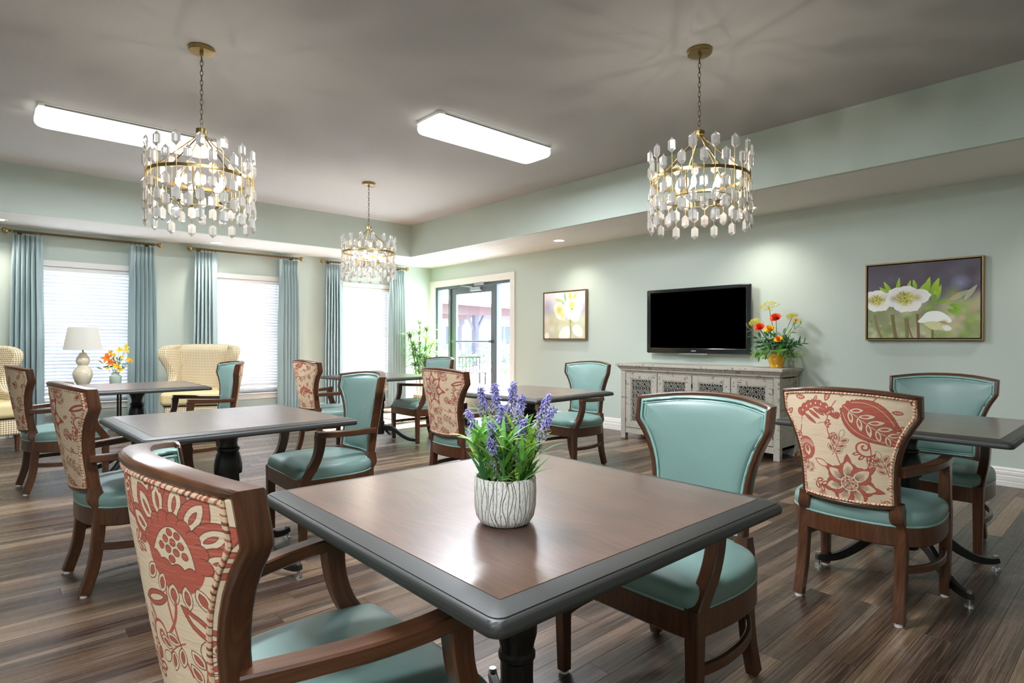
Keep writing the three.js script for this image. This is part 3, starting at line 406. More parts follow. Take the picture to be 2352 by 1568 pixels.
// windows in the back wall
const nth = ['left window behind the lamp table', 'middle window behind the wing chair', 'right window behind the small hanging chandelier'];
WIN.forEach((c, i) => {
  const w = struct('window_' + (i + 1)), s = 0.47, y0 = 0.365, y1 = 2.01;
  part('casing', [bx(c - s - 0.07, y1, 0, c + s + 0.07, y1 + 0.07, 0.02), bx(c - s - 0.07, y0, 0, c - s, y1, 0.018), bx(c + s, y0, 0, c + s + 0.07, y1, 0.018)], M.trim, w);
  part('sill', bx(c - s - 0.1, y0 - 0.02, -0.1, c + s + 0.1, y0, 0.045, 0.006), M.trim, w);
  part('apron', [bx(c - s - 0.07, y0 - 0.09, 0, c + s + 0.07, y0 - 0.02, 0.016), bx(c - s - 0.07, y0 - 0.05, 0.01, c + s + 0.07, y0 - 0.04, 0.022)], M.trim, w);
  part('sash', [bx(c - s, y0, -0.12, c - s + 0.045, y1, -0.08), bx(c + s - 0.045, y0, -0.12, c + s, y1, -0.08), bx(c - s + 0.045, y0, -0.12, c + s - 0.045, y0 + 0.05, -0.08), bx(c - s + 0.045, y1 - 0.045, -0.12, c + s - 0.045, y1, -0.08), bx(c - s + 0.045, 1.17, -0.12, c + s - 0.045, 1.21, -0.08)], M.white, w);
  part('pane', mv(new THREE.PlaneGeometry(2 * s - 0.08, 1.17 - y0 - 0.05), c, (1.17 + y0 + 0.05) / 2, -0.1), M.glass, w);
  part('pane', mv(new THREE.PlaneGeometry(2 * s - 0.08, y1 - 0.045 - 1.21), c, (y1 - 0.045 + 1.21) / 2, -0.1), M.glass, w);
  // blind
  const b = thing('window_blind', 'white slatted blind lowered over the ' + nth[i], 'blind', [c, 0, -0.042]);
  part('headrail', bx(-s + 0.006, 1.955, -0.03, s - 0.006, 2.008, 0.032), M.white, b);
  const slat = grid(1, 5, (u, v) => { const t = v - 0.5; return [(u - 0.5) * 2 * (s - 0.008), 0.004 * (1 - 4 * t * t), t * 0.05]; });
  const slatSolid = mg([slat, (() => { const g = slat.clone().translate(0, -0.0022, 0); const ix = Array.from(g.index.array); for (let q = 0; q < ix.length; q += 3) [ix[q], ix[q + 1]] = [ix[q + 1], ix[q]]; g.setIndex(ix); g.computeVertexNormals(); return g; })()]);
  slatSolid.rotateX(-1.15);
  for (let y = 1.93; y > 0.46; y -= 0.0427) { const m = part('slat', slatSolid, M.slat, b); m.position.set(0, y, 0); m.rotation.x = 0.02 * n2(y * 9, i * 5); }
  part('bottom_rail', bx(-s + 0.008, 0.415, -0.02, s - 0.008, 0.437, 0.02), M.white, b);
  part('ladder_cord', [-0.3, 0, 0.3].map((x) => tube([[x, 1.96, 0.026], [x, 0.43, 0.022]], 0.0012, { smooth: false, sides: 5 })), M.white, b);
});
// rods and curtains
WIN.forEach((c, i) => {
  const y = 2.372, z = 0.1, w = 0.735;
  const side = ['left window', 'middle window', 'right window'][i];
  const rod = thing('curtain_rod', 'brass curtain rod with ball finials over the ' + side, 'curtain rod', [c, y, z], 0);
  part('pole', mv(new THREE.CylinderGeometry(0.014, 0.014, 2 * w - 0.06, 16).rotateZ(Math.PI / 2), 0, 0, 0), M.brassDark, rod);
  for (const sd of [-1, 1]) {
    part('finial', lathe([[0.0, 0], [0.016, 0], [0.02, 0.006], [0.014, 0.014], [0.012, 0.02], [0.018, 0.026], [0.012, 0.032], [0.022, 0.04], [0.032, 0.052], [0.034, 0.064], [0.030, 0.08], [0.018, 0.092], [0.0, 0.096]], 20, 0.7).rotateZ(-sd * Math.PI / 2).translate(sd * (w - 0.035), 0, 0), M.brass, rod);
    part('bracket', [mv(new THREE.CylinderGeometry(0.008, 0.008, 0.1, 10).rotateX(Math.PI / 2), sd * (w - 0.1), -0.012, -0.05), mv(new THREE.CylinderGeometry(0.022, 0.022, 0.008, 16).rotateX(Math.PI / 2), sd * (w - 0.1), -0.012, -0.096), mv(new THREE.TorusGeometry(0.016, 0.004, 6, 16).rotateY(Math.PI / 2), sd * (w - 0.1), 0, 0)], M.brassDark, rod);
  }
  for (const sd of [-1, 1]) {
    const cu = thing('curtain', 'aqua pinch pleated curtain on the ' + (sd < 0 ? 'left' : 'right') + ' side of the ' + ['lamp window', 'wing chair window', 'window nearest the glass door'][i], 'curtain', [c, 0, z], 0);
    const xi = 0.425, xo = 0.70, top = 2.335, wTop = xo - xi, ph = i * 1.7 + sd;
    const g = grid(150, 44, (u, v) => {
      const yy = top - v * (top - 0.018), d = top - yy, flat = sstep(0.74, 0.86, u), f = Math.min(u / 0.8, 1);
      const A = mix(0.020, 0.011, sstep(0, 0.09, d)) + 0.032 * sstep(0.1, 0.42, d), k = 5 * 2 * Math.PI;
      const th = k * f + 0.35 * n2(f * 4 + ph, d * 0.55) * sstep(0.2, 1.2, d), sn = Math.sin(th);
      const fine = (1 - sstep(0.05, 0.11, d)) * 0.006 * Math.sin(th * 3);
      let zz = (1 - flat) * (A * (2 * Math.pow(Math.abs(Math.cos(th / 2)), 0.62) - 1.2) + fine) + flat * (0.012 - 0.035 * (u - 0.86) * 6 * sstep(0.1, 0.6, d)) + 0.006 * n2(u * 6 + ph, d * 1.3);
      const spread = 1 + 0.10 * sstep(0.1, 1.4, d), xx = xo - (xo - xi) * u;
      let px = xo + 0.0 + (xx - xo) * 1 + (xx - (xi + xo) / 2) * (spread - 1) + 0.012 * Math.cos(th) * (1 - flat) * sstep(0.08, 0.4, d);
      return [sd * px, yy, zz];
    }, (u, v) => [u * 0.9, v * 2.3]);
    part('drape', g, M.curtain, cu);
    for (let k = 0; k < 6; k++) { const x = sd * mix(xo - 0.02, xi + 0.02, k / 5); part('ring', [mv(new THREE.TorusGeometry(0.02, 0.0028, 6, 18).rotateY(Math.PI / 2), x, y - 0.004, 0), tube([[x, y - 0.024, 0], [x, y - 0.042, 0.002]], 0.0016, { smooth: false, sides: 5 })], M.brassDark, cu); }
  }
});
{ // glazed door with two sidelights
  const d = struct('door_1'), [z0, z1, y1] = DOOR, X = (a, b, c, e, f, g, r) => bx(a, b, c, e, f, g, r ?? 0.003);
  part('casing', [X(-0.02, y1, z0 - 0.13, 0, y1 + 0.105, z1 + 0.09), X(-0.02, 0, z0 - 0.13, 0, y1, z0 + 0.012), X(-0.02, 0, z1 - 0.012, 0, y1, z1 + 0.09)], M.trim, d);
  part('frame', [X(0.03, 0, z0, 0.13, y1, z0 + 0.05), X(0.03, 0, z1 - 0.05, 0.13, y1, z1), X(0.03, y1 - 0.05, z0 + 0.05, 0.13, y1, z1 - 0.05), X(0.03, 0, 0.50, 0.13, y1 - 0.05, 0.56), X(0.03, 0, 1.745, 0.13, y1 - 0.05, 1.81), X(0.03, 0, z0 + 0.05, 0.13, 0.09, 0.50), X(0.03, 0, 1.81, 0.13, 0.09, z1 - 0.05)], M.alu, d);
  part('threshold', X(-0.005, -0.004, z0, 0.16, 0.016, z1), M.steel, d);
  part('sidelight_pane', new THREE.PlaneGeometry(0.33, y1 - 0.14).rotateY(Math.PI / 2).translate(0.08, (y1 + 0.04) / 2, 0.337), M.glass, d);
  part('sidelight_pane', new THREE.PlaneGeometry(0.33, y1 - 0.14).rotateY(Math.PI / 2).translate(0.08, (y1 + 0.04) / 2, 1.975), M.glass, d);
  const leaf = part('door_leaf', [X(0.055, 0.02, 0.565, 0.1, y1 - 0.055, 0.69), X(0.055, 0.02, 1.64, 0.1, y1 - 0.055, 1.74), X(0.055, y1 - 0.155, 0.69, 0.1, y1 - 0.055, 1.64), X(0.055, 0.02, 0.69, 0.1, 0.24, 1.64)], M.alu, d);
  part('door_pane', new THREE.PlaneGeometry(0.96, y1 - 0.155 - 0.24).rotateY(Math.PI / 2).translate(0.08, (y1 - 0.155 + 0.24) / 2, 1.165), M.glass, leaf);
  part('push_bar', [mv(new THREE.CylinderGeometry(0.014, 0.014, 1.0, 12).rotateX(Math.PI / 2), 0.012, 1.12, 1.15), X(0.005, 1.10, 0.62, 0.055, 1.14, 0.66), X(0.005, 1.10, 1.66, 0.055, 1.14, 1.70)], M.alu, leaf);
  part('door_closer', [X(0.0, y1 - 0.125, 1.15, 0.055, y1 - 0.065, 1.42), tube([[0.01, y1 - 0.06, 1.2], [-0.06, y1 - 0.03, 1.0], [0.03, y1 - 0.02, 0.86]], 0.007, { smooth: false }), X(-0.03, y1 - 0.045, 1.3, 0.03, y1 - 0.005, 1.55)], M.steel, leaf);
}

// ------------------------------------------------------------------ lamps of the room
const lit = (l, parent) => { l.castShadow = true; l.name = numbered('light'); parent.add(l); return l; };
function wrapLight(x, z, label) {
  const o = thing('ceiling_light', label, 'ceiling light', [x, HT, z], 0);
  const hw = 0.635, hd = 0.185;
  part('base_plate', bx(-hw + 0.01, -0.028, -hd + 0.015, hw - 0.01, 0, hd - 0.015, 0.006), M.white, o);
  const sh = new THREE.Shape(); const r = 0.09; sh.moveTo(-hw + r, -hd); sh.lineTo(hw - r, -hd); sh.quadraticCurveTo(hw, -hd, hw, -hd + r); sh.lineTo(hw, hd - r); sh.quadraticCurveTo(hw, hd, hw - r, hd); sh.lineTo(-hw + r, hd); sh.quadraticCurveTo(-hw, hd, -hw, hd - r); sh.lineTo(-hw, -hd + r); sh.quadraticCurveTo(-hw, -hd, -hw + r, -hd);
  part('diffuser', new THREE.ExtrudeGeometry(sh, { depth: 0.02, bevelEnabled: true, bevelThickness: 0.035, bevelSize: 0.04, bevelOffset: -0.04, bevelSegments: 6, curveSegments: 10 }).rotateX(Math.PI / 2).translate(0, -0.05, 0), M.diffuser, o);
  part('rim', [bx(-hw + 0.05, -0.034, -hd - 0.003, hw - 0.05, -0.018, -hd + 0.004), bx(-hw + 0.05, -0.034, hd - 0.004, hw - 0.05, -0.018, hd + 0.003)], M.steel, o);
  const l = lit(new THREE.RectAreaLight(0xf1f7ff, FLUOR, 1.12, 0.26), o); l.position.set(0, -0.112, 0); l.rotation.x = -Math.PI / 2;
  return o;
}
wrapLight(-2.735, 4.93, 'long glowing ceiling light in the middle of the tray ceiling');
wrapLight(-5.07, 3.02, 'long glowing ceiling light partly behind a brass chandelier');
wrapLight(-5.02, 7.05, 'long glowing ceiling light right above the nearest table');
wrapLight(-7.3, 9.1, 'long ceiling light behind the camera at the left');
function downlight(x, z, label) {
  const o = thing('recessed_downlight', label, 'downlight', [x, H, z], 0);
  part('trim_ring', lathe([[0.062, 0.0], [0.078, -0.006], [0.088, -0.004], [0.09, 0.0]], 28), M.white, o);
  part('lens', lathe([[0.0, -0.004], [0.062, -0.003], [0.062, 0.0]], 24), M.canGlow, o);
  const l = lit(new THREE.SpotLight(0xfff6ea, CAN, 0, 1.12, 0.75), o); l.position.set(0, -0.012, 0); l.target.position.set(0, -1, 0); o.add(l.target); l.shadow.radius = 2.5;
}
downlight(-3.7, 0.40, 'small recessed downlight above the middle window');
downlight(-0.45, 3.62, 'small recessed downlight above the square flower print');
downlight(-0.43, 6.15, 'small recessed downlight behind the nearest chandelier by the television');
downlight(-0.50, 0.50, 'small recessed downlight in the corner above the leafy plant');
downlight(-5.9, 0.40, 'small recessed downlight above the first curtain rod end');
downlight(-0.45, 8.75, 'small recessed downlight beyond the large flower print');

function chandelier() {
  const o = thing('chandelier', '', 'chandelier', [0, HT, 0], 0), Y = -0.80, R = 0.29;
  part('canopy', lathe([[0.0, 0], [0.072, 0], [0.075, -0.004], [0.075, -0.022], [0.071, -0.027], [0.012, -0.03], [0.01, -0.05], [0.0, -0.05]], 32), M.brass, o);
  const links = []; for (let k = 0; k < 14; k++) { const g = new THREE.TorusGeometry(0.0115, 0.0022, 6, 14); g.scale(0.72, 1.55, 1); if (k % 2) g.rotateY(Math.PI / 2); links.push(g.translate(0, -0.066 - k * 0.0297, 0)); }
  part('chain', links, M.brassDark, o);
  part('loop', new THREE.TorusGeometry(0.0165, 0.0026, 8, 22).translate(0, -0.483, 0), M.brass, o);
  part('hub', lathe([[0.0, -0.5], [0.03, -0.5], [0.032, -0.503], [0.032, -0.527], [0.026, -0.532], [0.024, -0.542], [0.0, -0.542]], 28), M.brass, o);
  for (let k = 0; k < 6; k++) { const a = k * Math.PI / 3 + 0.3, d = (r, y) => [r * Math.cos(a), y, r * Math.sin(a)]; part('arm', tube([d(0.017, -0.53), d(0.045, -0.565), d(0.13, -0.648), d(0.22, -0.735), d(R - 0.004, Y)], 0.0042, { n: 12 }), M.brass, o); }
  const band = (h, w, y) => lathe([[R - w, y - h / 2], [R, y - h / 2], [R + 0.001, y], [R, y + h / 2], [R - w, y + h / 2], [R - w, y - h / 2]], 72);
  part('ring', band(0.02, 0.004, Y), M.brass, o);
  part('lower_ring', new THREE.TorusGeometry(0.2, 0.0035, 6, 56).rotateX(Math.PI / 2).translate(0, Y - 0.125, 0), M.brass, o);
  const cry = new THREE.LatheGeometry([[0.0, -0.046], [0.026, -0.024], [0.026, 0.024], [0.0, 0.046]].map(([r, y]) => new THREE.Vector2(r, y)), 6).toNonIndexed(); cry.computeVertexNormals(); cry.scale(1, 1, 0.55);
  for (let k = 0; k < 30; k++) {
    const a = k / 30 * 2 * Math.PI, hi = k % 2 === 0, c = Math.cos(a), s = Math.sin(a), rr = R + 0.004;
    const rod = part('rod', new THREE.CylinderGeometry(0.0026, 0.0026, hi ? 0.5 : 0.36, 6).translate(0, hi ? -0.06 : -0.065, 0), M.brass, o); rod.position.set(rr * c, Y, rr * s);
    for (const h of hi ? [0.148, -0.165, -0.275] : [0.066, -0.085, -0.2]) { const m = part('crystal', cry, M.crystal, o); m.position.set((rr + 0.004) * c, Y + h, (rr + 0.004) * s); m.rotation.y = -a + Math.PI / 2; }
  }
  for (let k = 0; k < 5; k++) {
    const a = k / 5 * 2 * Math.PI + 0.55, q = (r, y) => [r * Math.cos(a), y, r * Math.sin(a)], r0 = 0.125;
    part('candle_arm', tube([q(R - 0.006, Y), q(R - 0.006, Y - 0.08), q(R - 0.03, Y - 0.125), q(0.2, Y - 0.145), q(r0, Y - 0.15)], 0.0042, { n: 14 }), M.brass, o);
    const cup = part('candle_cup', lathe([[0.0, -0.015], [0.012, -0.012], [0.019, 0.0], [0.012, 0.003], [0.0105, 0.075], [0.0, 0.075]], 18), M.brass, o); cup.position.set(...q(r0, Y - 0.15));
    const bulb = part('bulb', lathe([[0.0, 0.0], [0.009, 0.002], [0.0165, 0.028], [0.014, 0.052], [0.006, 0.075], [0.0, 0.084]], 16, 1.2), M.bulb, o); bulb.position.set(...q(r0, Y - 0.075));
    const l = lit(new THREE.PointLight(0xfff3e4, CANDLE), o); l.position.set(...q(r0, Y - 0.042)); l.shadow.radius = 0.35;
  }
  return o;
}
const ch = chandelier(); ch.position.set(-2.703, HT, 6.942); ch.rotation.y = 0.2; ch.userData.label = 'brass and crystal chandelier nearest the television wall';
dup(ch, [-4.992, HT, 4.896], 1.1, 'brass and crystal chandelier hanging before the long ceiling light');
dup(ch, [-2.74, HT, 2.803], 0.6, 'smallest looking brass and crystal chandelier hanging in the far corner');
// ------------------------------------------------------------------ dining armchairs
function backOutline() {
  const R = [[0, 0.447], [0.06, 0.4475], [0.12, 0.4495], [0.165, 0.453], [0.184, 0.455], [0.185, 0.475], [0.1852, 0.52], [0.186, 0.57], [0.188, 0.61], [0.192, 0.645], [0.199, 0.68], [0.209, 0.715], [0.223, 0.752], [0.24, 0.787], [0.255, 0.812], [0.2645, 0.83], [0.266, 0.845], [0.2665, 0.88], [0.267, 0.905], [0.267, 0.919], [0.25, 0.9225], [0.2, 0.9305], [0.14, 0.9385], [0.07, 0.9435], [0, 0.945]];
  const L = R.slice(1, -1).reverse().map(([x, y]) => [-x, y]);
  const pts = [...R, ...L], out = []; // denser
  for (let i = 0; i < pts.length; i++) { const p = pts[i], q = pts[(i + 1) % pts.length], n = Math.max(1, Math.round(Math.hypot(q[0] - p[0], q[1] - p[1]) / 0.022)); for (let k = 0; k < n; k++) out.push([mix(p[0], q[0], k / n), mix(p[1], q[1], k / n)]); }
  const N = out.length, nrm = out.map((p, i) => { const a = out[(i - 1 + N) % N], b = out[(i + 1) % N], e1 = [p[0] - a[0], p[1] - a[1]], e2 = [b[0] - p[0], b[1] - p[1]], l1 = Math.hypot(...e1), l2 = Math.hypot(...e2); const n1 = [-e1[1] / l1, e1[0] / l1], n2_ = [-e2[1] / l2, e2[0] / l2]; let m = [n1[0] + n2_[0], n1[1] + n2_[1]], l = Math.hypot(...m); m = [m[0] / l, m[1] / l]; const c = m[0] * n1[0] + m[1] * n1[1]; return [m[0] / c, m[1] / c]; });
  return { out, nrm };
}
const backZ = (x, y) => -0.264 - 0.081 * Math.pow(Math.max(0, (y - 0.45) / 0.495), 1.12) + 0.088 * (x / 0.265) ** 2;
const floralSpots = { first: [-0.03, 0.035], tulip: [0.15, -0.10], daisyTop: [0.0, -0.215], thistle: [0.33, 0.06], leafy: [-0.2, 0.24], plume: [0.42, -0.3] };
let rearGrid;
function makeChair() {
  const o = thing('dining_armchair', '', 'chair', [0, 0, 0], 0);
  const { out, nrm } = backOutline(), at = (i, off, dz) => { const x = out[i][0] + nrm[i][0] * off, y = out[i][1] + nrm[i][1] * off; return V(x, y, backZ(x, y) + dz); };
  const idx = out.map((_, i) => i);
  // seat plan
  const half = [[0, 0.236], [0.12, 0.2355], [0.2, 0.234], [0.245, 0.226], [0.263, 0.2], [0.275, 0.13], [0.283, 0.04], [0.281, -0.05], [0.266, -0.13], [0.232, -0.19], [0.17, -0.237], [0.09, -0.26], [0, -0.267]];
  const plan = new THREE.CatmullRomCurve3([...half, ...half.slice(1, -1).reverse().map(([x, z]) => [-x, z])].map(([x, z]) => V(x, 0, z)), true, 'catmullrom', 0.5).getPoints(96).slice(0, 96);
  const cz = -0.012, ring = (f, y) => plan.map((p) => [p.x * f, y, (p.z - cz) * f + cz]);
  { // frame: rails follow the seat plan
    const sh = poly(plan.map((p) => [p.x, -p.z])); const inner = new THREE.Path(plan.map((p) => new THREE.Vector2(p.x * 0.86, -(p.z - cz) * 0.86 - cz)).reverse()); sh.holes.push(inner);
    part('seat_frame', toCreasedNormals(extr(sh, 0.082, 0.005).rotateX(-Math.PI / 2).translate(0, 0.304, 0), 0.5), M.wood, o);
  }
  const prof = [[0.975, 0.383], [0.992, 0.390], [1.002, 0.404], [1.0, 0.420], [0.985, 0.434], [0.955, 0.445], [0.9, 0.453], [0.8, 0.4605], [0.65, 0.467], [0.45, 0.472], [0.22, 0.4745], [0.0, 0.475]];
  part('seat_cushion', grid(96, prof.length - 1, (u, v) => { const k = Math.round(v * (prof.length - 1)), p = plan[Math.round(u * 96) % 96]; return [p.x * prof[k][0], prof[k][1], (p.z - cz) * prof[k][0] + cz]; }, (u, v) => { const k = Math.round(v * (prof.length - 1)), p = plan[Math.round(u * 96) % 96]; return [p.x * prof[k][0], p.z * prof[k][0]]; }), M.teal, o);
  part('seat_piping', tube(ring(0.992, 0.3865), 0.0042, { closed: true, smooth: false }), M.tealWelt, o, 'pale teal piping along the seat edge');
  // back
  part('back_frame', sweep(idx.map((i) => ({ o: at(i, 0, 0), a: V(nrm[i][0], nrm[i][1], 0), b: V(0, 0, 1) })), [[0, -0.017], [0.002, -0.022], [0.006, -0.0255], [0.012, -0.026], [0.0175, -0.022], [0.0175, 0.018], [0.014, 0.022], [0.004, 0.022], [0, 0.018]], true, 0.5), M.wood, o);
  const N = out.length, c0 = [0, 0.70], fill = (front) => { const R = front ? [[1, 0.012], [0.985, 0.021], [0.965, 0.024], [0.945, 0.021], [0.93, 0.014], [0.9, 0.024], [0.84, 0.028], [0.7, 0.03], [0.5, 0.03], [0.25, 0.03], [0, 0.03]] : [[1, -0.014], [0.97, -0.0215], [0.93, -0.023], [0.8, -0.027], [0.5, -0.031], [0.25, -0.032], [0, -0.0325]];
    return grid(N, R.length - 1, (u, v) => { const i = Math.round(u * N) % N, [s, dz] = R[Math.round(v * (R.length - 1))]; const p = at(i, 0.0115, 0), x = c0[0] + (p.x - c0[0]) * s, y = c0[1] + (p.y - c0[1]) * s; const soft = front ? 0.02 * Math.max(0, 1 - (x / 0.25) ** 2 - ((y - 0.7) / 0.24) ** 2 * 0.8) * (1 - sstep(0.8, 0.94, s)) : 0; return [x, y, backZ(x, y) + dz + soft]; }); };
  const planar = (g, f) => { const p = g.attributes.position, uv = g.attributes.uv; for (let i = 0; i < p.count; i++) uv.setXY(i, ...f(p.getX(i), p.getY(i))); return g; };
  part('back_cushion', planar(fill(true), (x, y) => [x, y]), M.teal, o, 'teal vinyl back cushion');
  for (const [off, r, dz] of [[0.0225, 0.005, 0.0225], [0.0335, 0.0042, 0.0215]]) part('back_welt', tube(idx.map((i) => at(i, off, dz)), r, { closed: true, smooth: false }), M.tealWelt, o, 'pale teal double welt');
  rearGrid = (du, dv) => planar(fill(false), (x, y) => [0.40 - x + du, y - 0.325 + dv]);
  const rear = part('back_panel', rearGrid(0, 0), M.floral, o, 'rust floral print back panel'); rear.userData.rear = true;
  part('panel_welt', tube(idx.map((i) => at(i, 0.0215, -0.0225)), 0.0052, { closed: true, smooth: false }), M.floralWelt, o, 'rust and cream twisted welt');
  for (const s of [-1, 1]) {
    part('arm', beam([[s * 0.186, 0.604, -0.24], [s * 0.214, 0.607, -0.155], [s * 0.246, 0.612, -0.05], [s * 0.264, 0.618, 0.05], [s * 0.266, 0.624, 0.142]], chamfer(0.046, 0.032, 0.004), V(1, 0, 0), { n: 16 }), M.wood, o);
    part('arm_support', beam([[s * 0.265, 0.614, 0.12], [s * 0.265, 0.575, 0.121], [s * 0.263, 0.52, 0.13], [s * 0.259, 0.465, 0.15], [s * 0.254, 0.415, 0.183], [s * 0.25, 0.37, 0.208]], chamfer(0.04, 0.056, 0.004), V(1, 0, 0), { n: 16, s: (k) => 1 + 0.12 * k, t: (k) => 1 - 0.22 * Math.sin(k * 2.6) + 0.06 * k }), M.wood, o);
    const fl = part('front_leg', beam([[s * 0.249, 0.39, 0.209], [s * 0.249, 0.2, 0.209], [s * 0.247, 0.012, 0.206]], chamfer(0.047, 0.047, 0.004), V(1, 0, 0), { n: 6, s: (k) => 1 - 0.24 * k }), M.wood, o);
    part('glide', mv(new THREE.CylinderGeometry(0.014, 0.015, 0.013, 14), s * 0.247, 0.0065, 0.206), M.glide, fl);
    const rl = part('rear_leg', beam([[s * 0.176, 0.475, -0.226], [s * 0.177, 0.435, -0.222], [s * 0.181, 0.40, -0.212], [s * 0.184, 0.372, -0.208], [s * 0.187, 0.33, -0.21], [s * 0.188, 0.25, -0.215], [s * 0.19, 0.13, -0.23], [s * 0.192, 0.012, -0.266]], chamfer(0.048, 0.06, 0.005), V(1, 0, 0), { n: 22, s: (k) => 0.9 + 0.18 * Math.exp(-(((k - 0.2) / 0.13) ** 2)) - 0.12 * Math.max(0, k - 0.5), t: (k) => 0.82 + 0.38 * Math.exp(-(((k - 0.19) / 0.1) ** 2)) - 0.12 * Math.max(0, k - 0.4) }), M.wood, o);
    part('glide', mv(new THREE.CylinderGeometry(0.014, 0.015, 0.013, 14), s * 0.192, 0.0065, -0.266), M.glide, rl);
    part('stretcher', beam([[s * 0.246, 0.205, 0.2], [s * 0.266, 0.205, 0.09], [s * 0.264, 0.206, -0.03], [s * 0.24, 0.208, -0.13], [s * 0.19, 0.212, -0.222]], chamfer(0.018, 0.03, 0.003), V(1, 0, 0), { n: 14 }), M.wood, o);
  }
  return o;
}
const chair0 = makeChair(); let firstChair = true;
function placeChair(x, z, deg, spot, label) {
  let c = chair0;
  if (firstChair) { firstChair = false; c.position.set(x, 0, z); c.rotation.y = deg * Math.PI / 180; c.userData.label = label; } else c = dup(chair0, [x, 0, z], deg * Math.PI / 180, label);
  c.userData.group = 'dining armchairs'; if (spot) for (const m of c.children) if (m.userData.rear) m.geometry = rearGrid(...spot);
  return c;
}
placeChair(-3.0, 7.96, 90, floralSpots.first, 'armchair with rust floral back showing one big daisy and paisley leaf, in full view');
placeChair(-1.97, 7.975, -90, null, 'teal armchair by the wall under the large flower print, behind the right table');
placeChair(-4.29, 7.73, -90, null, 'teal armchair facing the lavender pot table from its far side');
placeChair(-5.43, 7.70, 90, floralSpots.tulip, 'nearest armchair with floral back, curved top rail and cut off by the picture bottom');
placeChair(-5.40, 5.47, 94, floralSpots.daisyTop, 'floral backed armchair at the second table, in front of the lamp table');
placeChair(-5.515, 3.124, 94, floralSpots.thistle, 'floral backed armchair at the table before the window with the lamp');
placeChair(-4.505, 5.545, -91, null, 'teal armchair at the second table, seen from the side below the middle window');
placeChair(-4.6, 3.2, -90, null, 'narrow looking teal armchair in front of the houndstooth wing chair');
placeChair(-2.298, 3.217, -90, null, 'teal armchair in front of the glass door and the leafy floor plant');
placeChair(-3.37, 3.2, 92, floralSpots.leafy, 'small looking floral backed armchair before the curtain of the right window');
placeChair(-3.27, 5.40, 90, floralSpots.daisyTop, 'floral backed armchair behind the lavender, before the glass door');
placeChair(-2.03, 5.25, -90, null, 'teal armchair between the square flower print and the sideboard');

// ------------------------------------------------------------------ pedestal tables
function roundedSquare(h, r, n = 6) { const p = []; for (const [sx, sz, a0] of [[1, 1, 0], [-1, 1, 1], [-1, -1, 2], [1, -1, 3]]) for (let i = 0; i <= n; i++) { const a = (a0 + i / n) * Math.PI / 2; p.push([sx * (h - r) + r * Math.cos(a), sz * (h - r) + r * Math.sin(a)]); } return p; }
function makeTable() {
  const o = thing('pedestal_table', '', 'table', [0, 0, 0], 0);
  const A = roundedSquare(0.418, 0.003), B = roundedSquare(0.468, 0.026), n = A.length;
  part('tabletop', toCreasedNormals(extr(poly(roundedSquare(0.4195, 0.003).map(([x, z]) => [x, -z])), 0.03, 0.0004).rotateX(-Math.PI / 2).translate(0, 0.7165, 0), 0.4), M.laminate, o);
  const prof = [[0, 0.7448], [0.02, 0.7455], [0.06, 0.7455], [0.78, 0.7398], [0.784, 0.738], [0.87, 0.7368], [0.935, 0.7338], [0.98, 0.729], [1, 0.7235], [0.99, 0.7185], [0.96, 0.7148], [0.91, 0.713], [0.8, 0.7128], [0.0, 0.7128], [0, 0.7448]];
  const g = grid(n, prof.length - 1, (u, v) => { const i = Math.round(u * n) % n, [t, y] = prof[Math.round(v * (prof.length - 1))]; return [mix(A[i][0], B[i][0], t), y, mix(A[i][1], B[i][1], t)]; }, (u, v) => { const i = Math.round(u * n) % n, [t] = prof[Math.round(v * (prof.length - 1))]; return [mix(A[i][0], B[i][0], t), mix(A[i][1], B[i][1], t)]; });
  part('table_edge', toCreasedNormals(orient(g), 0.5), M.edge, o, 'black moulded table edge');
  part('pedestal', lathe([[0.0, 0.713], [0.115, 0.713], [0.115, 0.70], [0.066, 0.688], [0.055, 0.67], [0.045, 0.64], [0.042, 0.615], [0.046, 0.6], [0.0525, 0.595], [0.054, 0.588], [0.050, 0.58], [0.047, 0.577], [0.053, 0.565], [0.060, 0.54], [0.0645, 0.51], [0.065, 0.485], [0.0635, 0.468], [0.0505, 0.464], [0.050, 0.455], [0.052, 0.43], [0.0505, 0.40], [0.044, 0.375], [0.042, 0.36], [0.047, 0.352], [0.047, 0.342], [0.042, 0.335], [0.041, 0.29], [0.043, 0.25], [0.052, 0.24], [0.054, 0.225], [0.05, 0.212], [0.052, 0.2], [0.055, 0.13], [0.05, 0.105], [0.0, 0.1]], 36, 0.5), M.black, o);
  for (let k = 0; k < 4; k++) {
    const a = Math.PI / 4 + k * Math.PI / 2, q = (r, y) => [r * Math.cos(a), y, r * Math.sin(a)];
    const f = part('foot', beam([q(0.03, 0.165), q(0.11, 0.172), q(0.18, 0.148), q(0.25, 0.098), q(0.33, 0.057), q(0.40, 0.045), q(0.44, 0.05)], chamfer(0.036, 0.058, 0.006), V(-Math.sin(a), 0, Math.cos(a)), { n: 20, s: (t) => 1 - 0.25 * t, t: (t) => 1 - 0.52 * t }), M.black, o);
    part('leveller', [mv(new THREE.CylinderGeometry(0.007, 0.007, 0.045, 10), ...q(0.43, 0.03)), mv(new THREE.CylinderGeometry(0.017, 0.019, 0.01, 14), ...q(0.43, 0.005)), mv(new THREE.CylinderGeometry(0.011, 0.011, 0.012, 12), ...q(0.43, 0.066))], M.steel, f);
  }
  return o;
}
const table0 = makeTable(); let firstTable = true;
